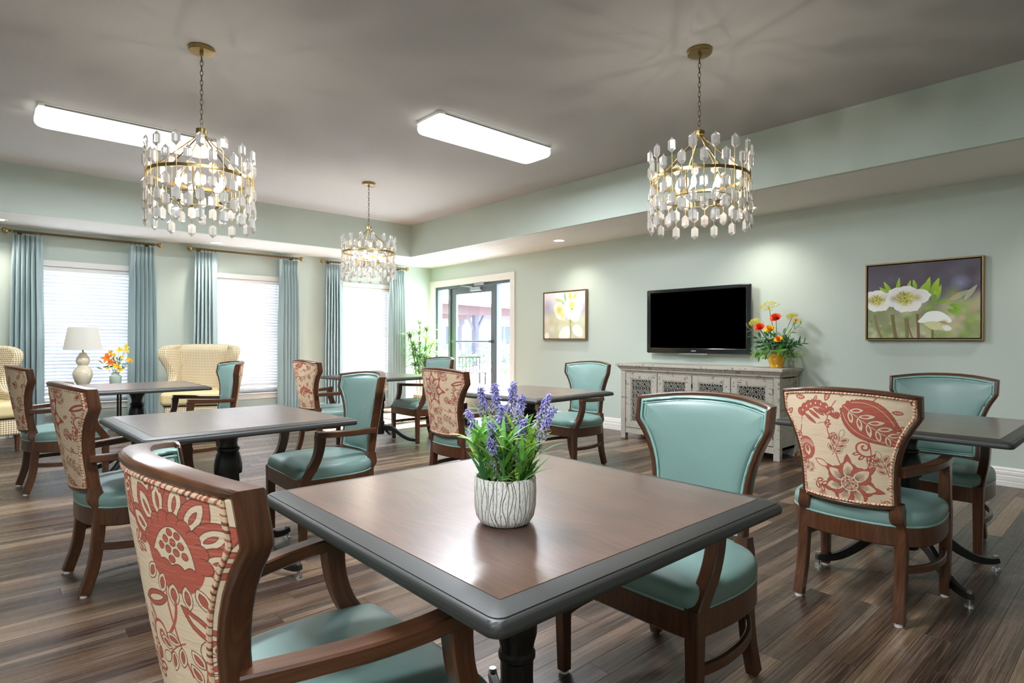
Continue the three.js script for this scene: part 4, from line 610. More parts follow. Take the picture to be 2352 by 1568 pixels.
function placeTable(x, z, deg, label, base = 0) {
  let t = table0; if (firstTable) { firstTable = false; t.position.set(x, 0, z); t.rotation.y = deg * Math.PI / 180; t.userData.label = label; } else t = dup(table0, [x, 0, z], deg * Math.PI / 180, label);
  t.userData.group = 'square pedestal tables';
  for (const m of t.children) if (/^foot/.test(m.name)) m.rotation.y = base * Math.PI / 180;
  return t;
}
placeTable(-4.972, 7.762, 0, 'nearest square brown topped table with the lavender pot on it', 13);
placeTable(-5.07, 5.72, 2, 'square table with black edge right behind the nearest floral chair', -18);
placeTable(-5.03, 3.05, 0, 'square table standing before the window with the lamp');
placeTable(-2.86, 5.6, 5, 'square table behind the lavender flowers, beside the glass door');
placeTable(-2.76, 3.1, 5, 'square table by the right window in the far corner', -10);
placeTable(-2.54, 8.0, 0, 'square dark table at the right picture edge between two armchairs');

// ------------------------------------------------------------------ wing chairs
function wingChair(label, pos, turn) {
  const o = thing('wing_chair', label, 'chair', pos, turn, 'houndstooth wing chairs');
  const soft = (g) => toCreasedNormals(g, 0.9);
  part('seat_base', soft(new RoundedBoxGeometry(0.62, 0.17, 0.66, 4, 0.03).translate(0, 0.265, 0.03)), M.houndstooth, o);
  boxUV(o.children[0].geometry);
  const cu = new RoundedBoxGeometry(0.7, 0.16, 0.66, 6, 0.05); { const p = cu.attributes.position; for (let i = 0; i < p.count; i++) { if (p.getZ(i) < 0.16) p.setX(i, p.getX(i) * 0.76); if (p.getY(i) > 0) p.setY(i, p.getY(i) + 0.02 * (1 - (p.getX(i) / 0.35) ** 2) * (1 - (p.getZ(i) / 0.33) ** 2)); } cu.computeVertexNormals(); }
  part('seat_cushion', boxUV(cu.translate(0, 0.435, 0.075)), M.creamLeather, o, 'butter cream leather seat cushion');
  const back = grid(30, 34, (u, v) => { // closed slab: v goes up the front, over the top and down the rear
    const t = v * 2, front = t < 1, k = front ? t : 2 - t, x = (u - 0.5) * 0.57, y = mix(0.26, 1.065, k) + 0.018 * Math.cos((u - 0.5) * 2.4) * k, lean = -0.26 - 0.1 * k;
    const th = 0.075 * Math.sqrt(Math.max(0, 1 - Math.max(0, (k - 0.9) / 0.1) ** 2));
    return [x * (1 + 0.16 * sstep(0.45, 0.95, k)), y, lean + (front ? 1 : -1) * th + (front ? 0.025 * Math.cos((u - 0.5) * 3) : 0)];
  }, (u, v) => [u * 0.74, v * 1.7]);
  part('backrest', back, M.houndstooth, o);
  for (const s of [-1, 1]) {
    const sh = new THREE.Shape(); sh.moveTo(0.25, 0.19); sh.lineTo(0.255, 0.52); sh.bezierCurveTo(0.255, 0.60, 0.24, 0.615, 0.17, 0.605); sh.bezierCurveTo(0.08, 0.6, 0.0, 0.63, -0.015, 0.72); sh.bezierCurveTo(-0.02, 0.8, 0.03, 0.86, 0.035, 0.93); sh.bezierCurveTo(0.035, 1.02, -0.06, 1.06, -0.2, 1.068); sh.lineTo(-0.38, 1.072); sh.bezierCurveTo(-0.43, 1.06, -0.4, 0.6, -0.33, 0.19); sh.lineTo(0.25, 0.19);
    const g = extr(sh, 0.1, 0.03, 5, 18).rotateY(-Math.PI / 2).translate(s * 0.285 + 0.05, 0, 0); // shape x -> z
    const p = g.attributes.position; for (let i = 0; i < p.count; i++) { const y = p.getY(i), z = p.getZ(i); p.setX(i, p.getX(i) + s * (0.115 * sstep(0.62, 1.0, y) * sstep(-0.36, 0.0, z) + 0.015 * sstep(0.45, 0.6, y))); }
    g.computeVertexNormals(); part('wing_arm', boxUV(toCreasedNormals(g, 1.2)), M.houndstooth, o);
    for (const [z, r] of [[0.3, 0], [-0.3, -0.05]]) part('leg', beam([[s * 0.29, 0.19, z], [s * 0.29, 0.01, z + r]], chamfer(0.04, 0.04, 0.004), V(1, 0, 0), { smooth: false, s: (k) => 1 - 0.35 * k }), M.wood, o);
  }
  part('trim_band', [bx(-0.32, 0.345, 0.358, 0.32, 0.357, 0.366, 0.002)], M.iron, o);
  return o;
}
wingChair('houndstooth wing chair with cream leather seat between the two left windows', [-4.01, 0, 0.83], -0.42);
wingChair('houndstooth wing chair cut off by the left picture edge', [-6.13, 0, 0.98], 0.35);

{ // lamp table, lamp and vase
  const t = thing('side_table', 'slim dark metal side table under the window with lamp and vase', 'table', [-5.09, 0, 0.61]);
  part('table_top', bx(-0.36, 0.565, -0.2, 0.36, 0.59, 0.2, 0.004), M.iron, t);
  for (const [x, z] of [[-0.32, -0.17], [0.28, -0.17], [-0.32, 0.17], [0.26, 0.17]]) part('leg', [mv(new THREE.CylinderGeometry(0.011, 0.011, 0.565, 10), x, 0.2825, z), mv(new THREE.SphereGeometry(0.014, 10, 8), x, 0.06, z)], M.iron, t);
  const l = thing('table_lamp', 'cream double gourd table lamp with white tapered shade', 'lamp', [-5.165, 0.59, 0.58]);
  part('base', lathe([[0.0, 0], [0.062, 0], [0.062, 0.028], [0.0, 0.03]], 32), M.brass, l, 'brass lamp foot');
  part('body', lathe([[0.0, 0.03], [0.058, 0.03], [0.075, 0.06], [0.095, 0.12], [0.098, 0.16], [0.085, 0.2], [0.055, 0.235], [0.048, 0.25], [0.062, 0.272], [0.068, 0.3], [0.062, 0.335], [0.042, 0.368], [0.032, 0.385], [0.035, 0.395], [0.0, 0.4]], 40, 0.9), M.ceramic, l);
  part('stem', mv(new THREE.CylinderGeometry(0.008, 0.008, 0.1, 10), 0, 0.44, 0), M.brass, l);
  part('shade', lathe([[0.186, 0.43], [0.140, 0.685], [0.138, 0.685], [0.184, 0.43], [0.186, 0.43]], 48, 0.6), M.shade, l);
  part('bulb', mv(new THREE.SphereGeometry(0.028, 14, 10), 0, 0.52, 0), S({ name: 'unlit lamp bulb', color: 0xf2efe6, roughness: 0.6 }), l);
  const v = thing('flower_vase', 'pale green bottle vase of orange and yellow lilies beside the lamp', 'vase', [-4.855, 0.59, 0.6]);
  part('vase_body', lathe([[0.0, 0], [0.055, 0], [0.06, 0.01], [0.062, 0.1], [0.058, 0.118], [0.036, 0.136], [0.034, 0.15], [0.042, 0.158], [0.036, 0.16], [0.03, 0.14], [0.0, 0.138]], 28, 0.6), M.celadon, v);
  const r = rng(61), pet = (L, w, bend) => grid(3, 5, (u, q) => { const ww = w * Math.sin(Math.PI * Math.min(0.97, 0.12 + q * 0.85)); return [(u - 0.5) * 2 * ww, L * (q - 0.18 * q * q * bend), bend * L * 0.55 * q * q]; });
  const mats = [S({ name: 'orange petal', color: 0xee7d1c, roughness: 0.7, side: 2 }), S({ name: 'yellow petal', color: 0xf2c21a, roughness: 0.7, side: 2 }), S({ name: 'golden petal', color: 0xf0a81c, roughness: 0.7, side: 2 })];
  const bloom = (x, y, z, s, m, n, tiltX, tiltZ) => { const gs = []; for (let k = 0; k < n; k++) gs.push(pet(0.06 * s, 0.014 * s, 0.9).rotateX(0.65).rotateY(k / n * 6.283 + r())); const f = part('flower', gs, m, v); f.position.set(x, y, z); f.rotation.set(tiltX, 0, tiltZ); };
  for (const [x, y, m, s, z] of [[-0.085, 0.32, 0, 1.5, 0.05], [-0.05, 0.27, 0, 1.2, 0.06], [-0.05, 0.39, 2, 0.8, 0], [0.035, 0.42, 1, 1, 0], [0.1, 0.45, 1, 1, -0.02], [0.1, 0.41, 1, 0.9, 0.01], [0.11, 0.3, 1, 1, 0.03], [0.145, 0.29, 2, 0.9, 0.0], [0.0, 0.23, 1, 1.1, 0.07], [0.03, 0.19, 1, 0.9, 0.07], [0.05, 0.33, 1, 0.8, 0.03], [-0.02, 0.36, 1, 0.8, 0.02], [-0.08, 0.21, 1, 0.7, 0.05]]) {
    part('flower_stem', tube([[0, 0.12, 0], [x * 0.4, y * 0.6, z * 0.4], [x, y, z]], 0.0022, { sides: 5, n: 6 }), M.stem, v);
    bloom(x, y, z, s * 0.85, mats[m], 6, 0.7 + r() * 0.6, -x * 6);
  }
  for (let k = 0; k < 26; k++) { const a = r() * 6.28, R = 0.05 + r() * 0.09, y = 0.19 + r() * 0.12; const f = part('leaf', pet(0.05 + r() * 0.03, 0.009, 0.5), M.leaf[k % 2 ? 2 : 3], v); f.position.set(R * Math.cos(a), y, R * Math.sin(a)); f.rotation.set(0.8 * Math.sin(a) + 0.3, r() * 6, -1.1 * Math.cos(a)); }
}
// ------------------------------------------------------------------ lavender pot on the nearest table
function blade(L, w, bend, fold = 0.25) { return grid(2, 7, (u, q) => { const ww = w * Math.pow(Math.sin(Math.PI * (0.1 + 0.9 * q)), 0.7) * (1 - 0.35 * q), a = bend * q; return [(u - 0.5) * 2 * ww, L * (q - 0.28 * bend * q * q), L * 0.55 * bend * q * q - Math.abs(u - 0.5) * 2 * ww * fold * -1]; }); }
{
  const o = thing('potted_lavender', 'white crackled pot of purple lavender in the middle of the nearest table', 'potted plant', [-5.14, 0.7463, 7.907]);
  part('pot', lathe([[0.0, 0], [0.05, 0.0], [0.062, 0.006], [0.071, 0.02], [0.0755, 0.045], [0.0765, 0.08], [0.0755, 0.112], [0.0735, 0.117], [0.0705, 0.116], [0.069, 0.105], [0.0, 0.104]], 64, 0.9), M.potTex, o).scale.setScalar(0.87);
  part('moss', mv(new THREE.CylinderGeometry(0.069, 0.069, 0.006, 28), 0, 0.1035, 0), M.soil, o).scale.setScalar(0.87);
  const r = rng(41), shapes = Array.from({ length: 8 }, (_, i) => blade(0.05 + 0.006 * i, 0.0052 + 0.0005 * (i % 4), 0.35 + 0.14 * (i % 5)));
  const Q = new THREE.Quaternion();
  const leafAt = (x, y, z, az, tilt, k, m) => { const f = part('leaf', shapes[k % 8], m, o); f.position.set(x, y, z); f.rotation.order = 'YXZ'; f.rotation.set(tilt, az, 0); };
  const tufts = []; for (let k = 0; k < 20; k++) { const a = k * 2.4 + r() * 0.4, R = 0.05 * Math.sqrt((k + 0.4) / 20); tufts.push([R * Math.cos(a), R * Math.sin(a), a]); }
  tufts.forEach(([x, z, a], k) => { // leafy stems: whorls of blades at the base and higher up
    const lean = 0.25 + 3.4 * Math.hypot(x, z), h = 0.05 + 0.055 * r(), ox = Math.cos(a) * lean * h * 0.7, oz = Math.sin(a) * lean * h * 0.7;
    part('plant_stem', tube([[x, 0.086, z], [x + ox * 0.5, 0.086 + h * 0.6, z + oz * 0.5], [x + ox, 0.086 + h, z + oz]], 0.0019, { sides: 5, n: 5 }), M.stem, o);
    for (const [t, n] of [[0.05, 4], [0.5, 3], [0.95, 5]]) for (let j = 0; j < n; j++) leafAt(x + ox * t, 0.086 + h * t, z + oz * t, j / n * 6.283 + r() * 1.2 + k, 0.22 + r() * 0.55, Math.floor(r() * 8), M.leaf[r() < 0.6 ? 0 : r() < 0.6 ? 1 : 2]);
  });
  // flower spikes: x across the view, height, lean
  const yaw = 0.7322, rt = [Math.cos(yaw), Math.sin(yaw)], fw = [Math.sin(yaw), -Math.cos(yaw)];
  const spikes = [[-0.082, 0.238, 0.01, -0.16], [-0.056, 0.285, 0.03, -0.12], [-0.024, 0.292, 0.03, -0.05], [0.016, 0.296, 0.03, 0.03], [0.036, 0.27, 0.0, 0.06], [0.095, 0.272, 0.02, 0.3], [0.102, 0.247, -0.02, 0.18], [0.04, 0.225, -0.045, 0.04], [-0.03, 0.22, -0.05, -0.08], [-0.032, 0.187, -0.06, -0.1], [0.0, 0.245, 0.04, 0.02], [-0.01, 0.25, -0.01, -0.05]];
  const bud = new THREE.OctahedronGeometry(0.003); bud.scale(0.62, 1.35, 0.62);
  spikes.forEach(([u, top, dpt, lean], k) => {
    const tx = u * rt[0] + dpt * fw[0], tz = u * rt[1] + dpt * fw[1], bx_ = tx * 0.45 - lean * 0.02 * rt[0], bz = tz * 0.45 - lean * 0.02 * rt[1];
    const P0 = V(bx_, 0.086, bz), P2 = V(tx, top, tz), P1 = V(mix(bx_, tx, 0.4), mix(0.1, top, 0.5), mix(bz, tz, 0.4)), cv = new THREE.QuadraticBezierCurve3(P0, P1, P2);
    part('plant_stem', tube(cv.getPoints(8), 0.0017, { smooth: false, sides: 5 }), M.stem, o);
    const L = [[], [], []], t0 = 1 - 0.082 / Math.max(0.09, top - 0.1);
    for (let j = 0; j < 130; j++) { const q = j / 130, p = cv.getPoint(mix(t0, 1, q)), a = j * 2.4, R = (0.0125 - 0.006 * q) * (0.35 + 0.85 * r()) * (q < 0.12 ? 0.7 : 1); const g = bud.clone(); g.scale(1 + r() * 0.5, 1 + r() * 0.7, 1 + r() * 0.5); g.rotateZ(0.9 + (r() - 0.5) * 1.4); g.rotateY(-a); g.translate(p.x + R * Math.cos(a), p.y + (r() - 0.3) * 0.004, p.z + R * Math.sin(a)); L[q < 0.5 && r() < 0.85 - q * 0.8 ? 2 : r() < 0.35 ? 1 : 0].push(g); }
    const f = part('flower_spike', L[0], M.lavender[0], o); if (L[1].length) part('pale_buds', L[1], M.lavender[1], f).userData.kind = 'stuff'; if (L[2].length) part('dry_buds', L[2], M.lavender[2], f).userData.kind = 'stuff';
    for (let j = 0; j < 4; j++) { const p = cv.getPoint(0.25 + 0.09 * j); leafAt(p.x, p.y, p.z, r() * 6.28, 0.3 + r() * 0.5, Math.floor(r() * 6), M.leaf[r() < 0.5 ? 0 : 1]); }
  });
}
{ // sideboard with four fretwork doors
  const o = thing('sideboard', 'distressed grey white sideboard with four fretwork doors under the television', 'sideboard', [0, 0, 0]);
  const z0 = 4.625, z1 = 6.47, xf = -0.45, xb = -0.015;
  part('carcass', [bx(xf + 0.02, 0.09, z0 + 0.02, xb, 0.80, z0 + 0.045), bx(xf + 0.02, 0.09, z1 - 0.045, xb, 0.80, z1 - 0.02), bx(xf + 0.03, 0.09, z0 + 0.02, xb, 0.12, z1 - 0.02), bx(xb - 0.02, 0.09, z0 + 0.02, xb, 0.8, z1 - 0.02), bx(xf + 0.03, 0.77, z0 + 0.02, xb, 0.80, z1 - 0.02)], M.distress, o);
  for (const z of [z0, z1 - 0.062]) for (const x of [xf, xb - 0.06]) part('corner_post', bx(x, 0, z, x + 0.06, 0.79, z + 0.062, 0.005), M.distress, o);
  part('bottom_rail', [bx(xf + 0.012, 0.075, z0 + 0.06, xf + 0.035, 0.13, z1 - 0.06), bx(xf + 0.008, 0.068, z0 + 0.06, xf + 0.035, 0.078, z1 - 0.06)], M.distress, o);
  part('top_rail', bx(xf + 0.008, 0.772, z0 + 0.06, xf + 0.04, 0.795, z1 - 0.06), M.distress, o);
  for (const zz of [z0 + 0.015, z1 - 0.027]) part('side_panel', [bx(xf + 0.06, 0.13, zz, xb - 0.06, 0.78, zz + 0.012), bx(xf + 0.06, 0.70, zz - 0.004, xb - 0.06, 0.78, zz + 0.016), bx(xf + 0.06, 0.12, zz - 0.004, xb - 0.06, 0.2, zz + 0.016), ...[0.13, 0.20, 0.27].map((d) => bx(xf + d, 0.2, zz - 0.001, xf + d + 0.058, 0.70, zz + 0.013, 0.004))], M.distress, o);
  { const pr = [[0, 0.79], [0.012, 0.795], [0.016, 0.812], [0.03, 0.828], [0.034, 0.842], [0.052, 0.846], [0.054, 0.856], [0.05, 0.874], [0, 0.874]]; // cornice, mitred round three sides
    const P = [[xb, z0 + 0.01], [xf, z0 + 0.01], [xf, z1 - 0.01], [xb, z1 - 0.01]], D = [[0, -1], [-1, -1], [-1, 1], [0, 1]];
    part('cornice', sweep(P.map(([x, z], i) => ({ o: V(x, 0, z), a: V(D[i][0], 0, D[i][1]), b: V(0, 1, 0) })), pr, false, 0.3), M.distress, o);
    part('top_board', bx(xf + 0.002, 0.84, z0 + 0.012, xb, 0.8742, z1 - 0.012), M.distress, o); }
  const ring = (rx, ry, w, d) => { const n = 14, f = (k, q) => [(rx - w * q) * Math.cos(k / n * 6.2832), (ry - w * q) * Math.sin(k / n * 6.2832)], pos = []; const quad = (a, b, c, e) => pos.push(...a, ...b, ...c, ...a, ...c, ...e);
    for (let k = 0; k < n; k++) { const A = f(k, 0), B = f(k + 1, 0), C = f(k + 1, 1), E = f(k, 1); quad([...A, d], [...B, d], [...C, d], [...E, d]); quad([...A, 0], [...B, 0], [...B, d], [...A, d]); quad([...C, 0], [...E, 0], [...E, d], [...C, d]); }
    const g = new THREE.BufferGeometry(); g.setAttribute('position', new THREE.Float32BufferAttribute(pos, 3)); g.computeVertexNormals(); return g; };
  const wide = (z1 - z0 - 0.124) / 4;
  for (let k = 0; k < 4; k++) {
    const a = z0 + 0.062 + k * wide + 0.004, b = a + wide - 0.008, y0 = 0.136, y1 = 0.77, st = 0.068, x = xf + 0.006, x2 = xf + 0.03;
    const d = part('door', [bx(x, y0, a, x2, y1, a + st), bx(x, y0, b - st, x2, y1, b), bx(x, y0, a + st, x2, y0 + st, b - st), bx(x, y1 - st, a + st, x2, y1, b - st)], M.distress, o);
    const ia = a + st, ib = b - st, ya = y0 + st, yb = y1 - st, e = 0.012;
    part('inner_moulding', [bx(x + 0.004, ya, ia, x2 - 0.002, yb, ia + e), bx(x + 0.004, ya, ib - e, x2 - 0.002, yb, ib), bx(x + 0.004, ya, ia, x2 - 0.002, ya + e, ib), bx(x + 0.004, yb - e, ia, x2 - 0.002, yb, ib)], M.distress, d);
    part('backing', bx(x2 + 0.006, ya, ia, x2 + 0.012, yb, ib, 0), M.fretBack, d, 'dark backing behind the fretwork');
    const W = ib - ia - 2 * e, Hh = yb - ya - 2 * e, nx = 3, ny = Math.round(Hh / (W / nx)), cw = W / nx, chh = Hh / ny, gs = [], w = 0.0042;
    for (let i = 0; i < nx; i++) for (let j = 0; j < ny; j++) { const cx = -W / 2 + (i + 0.5) * cw, cy = (j + 0.5) * chh; for (let p = 0; p < 6; p++) { const L = cw * (p % 3 === 0 ? 0.5 : 0.54) / 2; gs.push(ring(L, L * 0.46, w, 0.01).translate(L, 0, 0).rotateZ(p * Math.PI / 3 + Math.PI / 6).translate(cx, cy, 0)); } }
    for (let i = 0; i <= nx; i++) for (let j = 0; j <= ny; j++) gs.push(ring(cw * 0.2, cw * 0.2, w, 0.0085).translate(-W / 2 + i * cw, j * chh, 0));
    const kept = gs.map((g) => { const p = g.attributes.position; for (let i = 0; i < p.count; i++) { p.setX(i, clamp(p.getX(i), -W / 2, W / 2)); p.setY(i, clamp(p.getY(i), 0, Hh)); } return g; });
    part('fretwork', mg(kept).rotateY(-Math.PI / 2).translate(x2 - 0.008, ya + e, (ia + ib) / 2), M.fret, d, 'grey star flower fretwork');
    const hz = k % 2 ? b - 0.004 : a - 0.004; part('hinge', [bx(x - 0.003, 0.2, hz, x + 0.004, 0.24, hz + 0.008, 0.001), bx(x - 0.003, 0.64, hz, x + 0.004, 0.68, hz + 0.008, 0.001)], M.iron, d);
  }
}
{ // television
  const o = thing('television', 'black flat television with thick glossy frame on the wall', 'television', [-0.1, 0, 0]), z0 = 4.75, z1 = 6.025, y0 = 0.995, y1 = 1.735, b = 0.052;
  const sh = poly(roundedSquare(0.5, 0.018, 4).map(([x, y]) => [x * (z1 - z0), y * (y1 - y0)])), ho = new THREE.Path(poly([[-(z1 - z0) / 2 + b, -(y1 - y0) / 2 + 0.062], [(z1 - z0) / 2 - b, -(y1 - y0) / 2 + 0.062], [(z1 - z0) / 2 - b, (y1 - y0) / 2 - b * 0.8], [-(z1 - z0) / 2 + b, (y1 - y0) / 2 - b * 0.8]]).getPoints().reverse()); sh.holes.push(ho);
  part('bezel', extr(sh, 0.034, 0.008, 4).rotateY(-Math.PI / 2).translate(0.016, (y0 + y1) / 2, (z0 + z1) / 2), M.gloss, o);
  part('housing', new RoundedBoxGeometry(0.05, 0.68, 1.2, 3, 0.02).translate(0.045, (y0 + y1) / 2, (z0 + z1) / 2), M.black, o);
  part('screen', bx(-0.004, y0 + 0.05, z0 + 0.04, 0.012, y1 - 0.03, z1 - 0.04, 0), M.screen, o);
  part('lip', new RoundedBoxGeometry(0.03, 0.016, 0.36, 2, 0.006).translate(-0.002, y0 - 0.006, 5.36), M.steel, o);
  part('wall_bracket', bx(0.06, 1.2, 5.2, 0.097, 1.5, 5.6, 0.004), M.iron, o);
  const logo = canvasTex(256, 64, (c) => { c.fillStyle = '#0b0d10'; c.fillRect(0, 0, 256, 64); c.fillStyle = '#d4d8da'; c.font = 'bold 52px sans-serif'; c.textAlign = 'center'; c.fillText('PHILIPS', 128, 51, 240); });
  part('maker_plate', bx(-0.0192, y0 + 0.022, 5.335, -0.017, y0 + 0.038, 5.41, 0), [S({ map: logo, roughness: 0.4 })].map((m) => { m.name = 'printed plate'; return m; })[0], o);
  const pl = o.children.at(-1).geometry, p = pl.attributes.position, u = pl.attributes.uv; for (let i = 0; i < p.count; i++) u.setXY(i, (p.getZ(i) - 5.335) / 0.075, (p.getY(i) - y0 - 0.022) / 0.016);
}
function picture(z0, z1, y0, y1, map, label, depth) {
  const o = thing('framed_print', label, 'picture', [0, 0, 0]), t = 0.012, x = -depth;
  part('frame', [bx(x, y0, z0, -0.002, y1, z0 + t, 0.002), bx(x, y0, z1 - t, -0.002, y1, z1, 0.002), bx(x, y0, z0 + t, -0.002, y0 + t, z1 - t, 0.002), bx(x, y1 - t, z0 + t, -0.002, y1, z1 - t, 0.002)], M.gold, o);
  part('reveal', bx(-0.012, y0 + 0.004, z0 + 0.004, -0.004, y1 - 0.004, z1 - 0.004, 0), M.frameDark, o);
  const g = bx(x + 0.006, y0 + t + 0.008, z0 + t + 0.008, -0.01, y1 - t - 0.008, z1 - t - 0.008, 0.001), p = g.attributes.position, u = g.attributes.uv;
  for (let i = 0; i < p.count; i++) u.setXY(i, (p.getZ(i) - z0 - t) / (z1 - z0 - 2 * t), (p.getY(i) - y0 - t) / (y1 - y0 - 2 * t));
  part('canvas', g, P({ name: 'printed canvas', map, roughness: 0.7 }), o);
}
picture(2.93, 3.735, 1.146, 1.828, PRINT_SMALL, 'square print of pale white flowers beside the glass door', 0.05);
picture(7.06, 7.905, 1.146, 1.83, PRINT_LARGE, 'wide print of white hellebores with bright leaves at the right', 0.045);

{ // yellow pot on the sideboard
  const o = thing('flower_pot', 'yellow glazed pot of orange and yellow flowers on the sideboard', 'potted plant', [-0.2, 0.8745, 6.33]);
  part('pot', lathe([[0.0, 0], [0.062, 0], [0.066, 0.012], [0.06, 0.026], [0.07, 0.05], [0.085, 0.09], [0.094, 0.13], [0.096, 0.165], [0.091, 0.168], [0.086, 0.155], [0.0, 0.15]], 40, 0.8), M.yellowPot, o);
  part('moss', mv(new THREE.CylinderGeometry(0.085, 0.085, 0.01, 24), 0, 0.152, 0), M.soil, o);
  part('ornament', [mv(new THREE.SphereGeometry(0.012, 8, 6).scale(0.5, 0.5, 1), -0.09, 0.112, 0), mv(new THREE.SphereGeometry(0.01, 8, 6).scale(0.4, 0.5, 1.2), -0.087, 0.103, 0.014)], M.gold, o);
  const r = rng(91), pet = (L, w, b) => grid(2, 4, (u, q) => { const ww = w * Math.sin(Math.PI * (0.15 + 0.8 * q)); return [(u - 0.5) * 2 * ww, L * q * (1 - 0.3 * b * q), b * L * 0.6 * q * q]; });
  const mats = { o: S({ name: 'coral petal', color: 0xf0502a, roughness: 0.7, side: 2 }), a: S({ name: 'orange petal', color: 0xf58a2c, roughness: 0.7, side: 2 }), y: S({ name: 'yellow petal', color: 0xf4c313, roughness: 0.7, side: 2 }), l: S({ name: 'yellow green umbel', color: 0xcfc94a, roughness: 0.8, side: 2 }) };
  const stemTo = (y, z, x) => part('flower_stem', tube([[0, 0.14, 0], [x * 0.3, y * 0.55, z * 0.35], [x, y, z]], 0.0026, { sides: 5, n: 7 }), M.stem, o);
  const head = (y, z, x, s, m, inner, rows) => { stemTo(y, z, x); const gs = [], gi = []; for (let k = 0; k < rows; k++) { const n = 11 - k; for (let j = 0; j < n; j++) (k < rows - 2 ? gs : gi).push(pet(0.042 * s * (1 - k * 0.12), 0.014 * s, -0.55).rotateX(1.4 - k * 0.3).rotateY(j / n * 6.283 + k).translate(0, k * 0.005 * s, 0)); }
    gi.push(new THREE.SphereGeometry(0.015 * s, 10, 8).translate(0, 0.012 * s, 0));
    const f = part('flower', gs, m, o); f.position.set(x, y, z); f.rotation.z = 0.75; if (gi.length) part('petals', gi, inner, f); };
  // y, z (along the wall), x (out from the wall)
  head(0.475, 0.015, -0.05, 1.3, mats.o, mats.a, 5); head(0.385, -0.13, -0.08, 1.25, mats.o, mats.o, 5); head(0.365, -0.02, -0.1, 1.15, mats.y, mats.y, 4); head(0.27, 0.075, -0.13, 0.95, mats.y, mats.a, 4); head(0.46, 0.185, 0.0, 0.5, mats.a, mats.y, 3); head(0.4, -0.075, -0.03, 0.45, mats.y, mats.y, 3); head(0.345, -0.085, -0.05, 0.4, mats.y, mats.y, 3);
  const umbel = (y, z, x, s) => { stemTo(y, z, x); const gs = []; for (let k = 0; k < 26; k++) { const a = k * 2.4, e = Math.sqrt((k + 0.5) / 26), d = V(Math.cos(a) * e, 0.55 * (1 - e * e) + 0.25, Math.sin(a) * e).multiplyScalar(0.085 * s); gs.push(tube([[0, 0, 0], d.toArray()], 0.0011, { smooth: false, sides: 4 })); for (let j = 0; j < 7; j++) { const b = new THREE.OctahedronGeometry(0.0042 * (0.7 + r() * 0.6)); b.translate(d.x + (r() - 0.5) * 0.026, d.y + (r() - 0.5) * 0.016, d.z + (r() - 0.5) * 0.026); gs.push(b); } } const f = part('umbel', gs, mats.l, o); f.position.set(x, y, z); f.rotation.z = 0.5; };
  umbel(0.575, -0.06, -0.03, 1.15); umbel(0.43, -0.19, -0.04, 0.75); umbel(0.49, 0.135, 0.02, 0.55);
  const spray = (y, z, x, n, L, w, m) => { const P1 = V(x * 0.4, Math.max(y * 0.75, 0.2), z * 0.45), cv = new THREE.QuadraticBezierCurve3(V(0, 0.145, 0), P1, V(x, y, z)), gs = [tube(cv.getPoints(7), 0.0022, { smooth: false, sides: 5 })]; for (let k = 0; k < n; k++) { const t = 0.3 + 0.7 * k / (n - 1), p = cv.getPoint(Math.min(1, t)), tg = cv.getTangent(Math.min(1, t)), g = blade(L * (0.8 + r() * 0.4), w, 0.5); g.rotateX(0.5 + r() * 0.4); g.rotateY(k * 2.4 + r()); const q = new THREE.Quaternion().setFromUnitVectors(V(0, 1, 0), tg); g.applyQuaternion(q); g.translate(p.x, p.y, p.z); gs.push(g); } part('spray', gs, m, o); };
  for (let k = 0; k < 36; k++) { const a = k / 36 * 6.283 + r() * 0.2, R = 0.13 + r() * 0.11, low = k % 2; const x = Math.max(-0.2, Math.min(0.15, R * 0.8 * Math.cos(a))); spray(low ? 0.09 + r() * 0.08 : 0.2 + r() * 0.12, R * Math.sin(a), x, 10, 0.075, 0.014, M.leaf[[2, 3, 2, 0][k % 4]]); }
  spray(0.40, -0.255, -0.08, 6, 0.08, 0.016, M.leaf[3]); spray(0.45, 0.2, -0.02, 9, 0.06, 0.012, M.leaf[1]); spray(0.43, 0.22, 0.02, 7, 0.06, 0.012, M.leaf[3]); spray(0.25, 0.27, -0.03, 10, 0.07, 0.009, M.leaf[2]); spray(0.36, 0.1, -0.06, 8, 0.06, 0.014, M.leaf[3]); spray(0.33, -0.05, -0.09, 8, 0.07, 0.018, M.leaf[2]); spray(0.3, 0.03, -0.11, 8, 0.07, 0.018, M.leaf[3]);
}
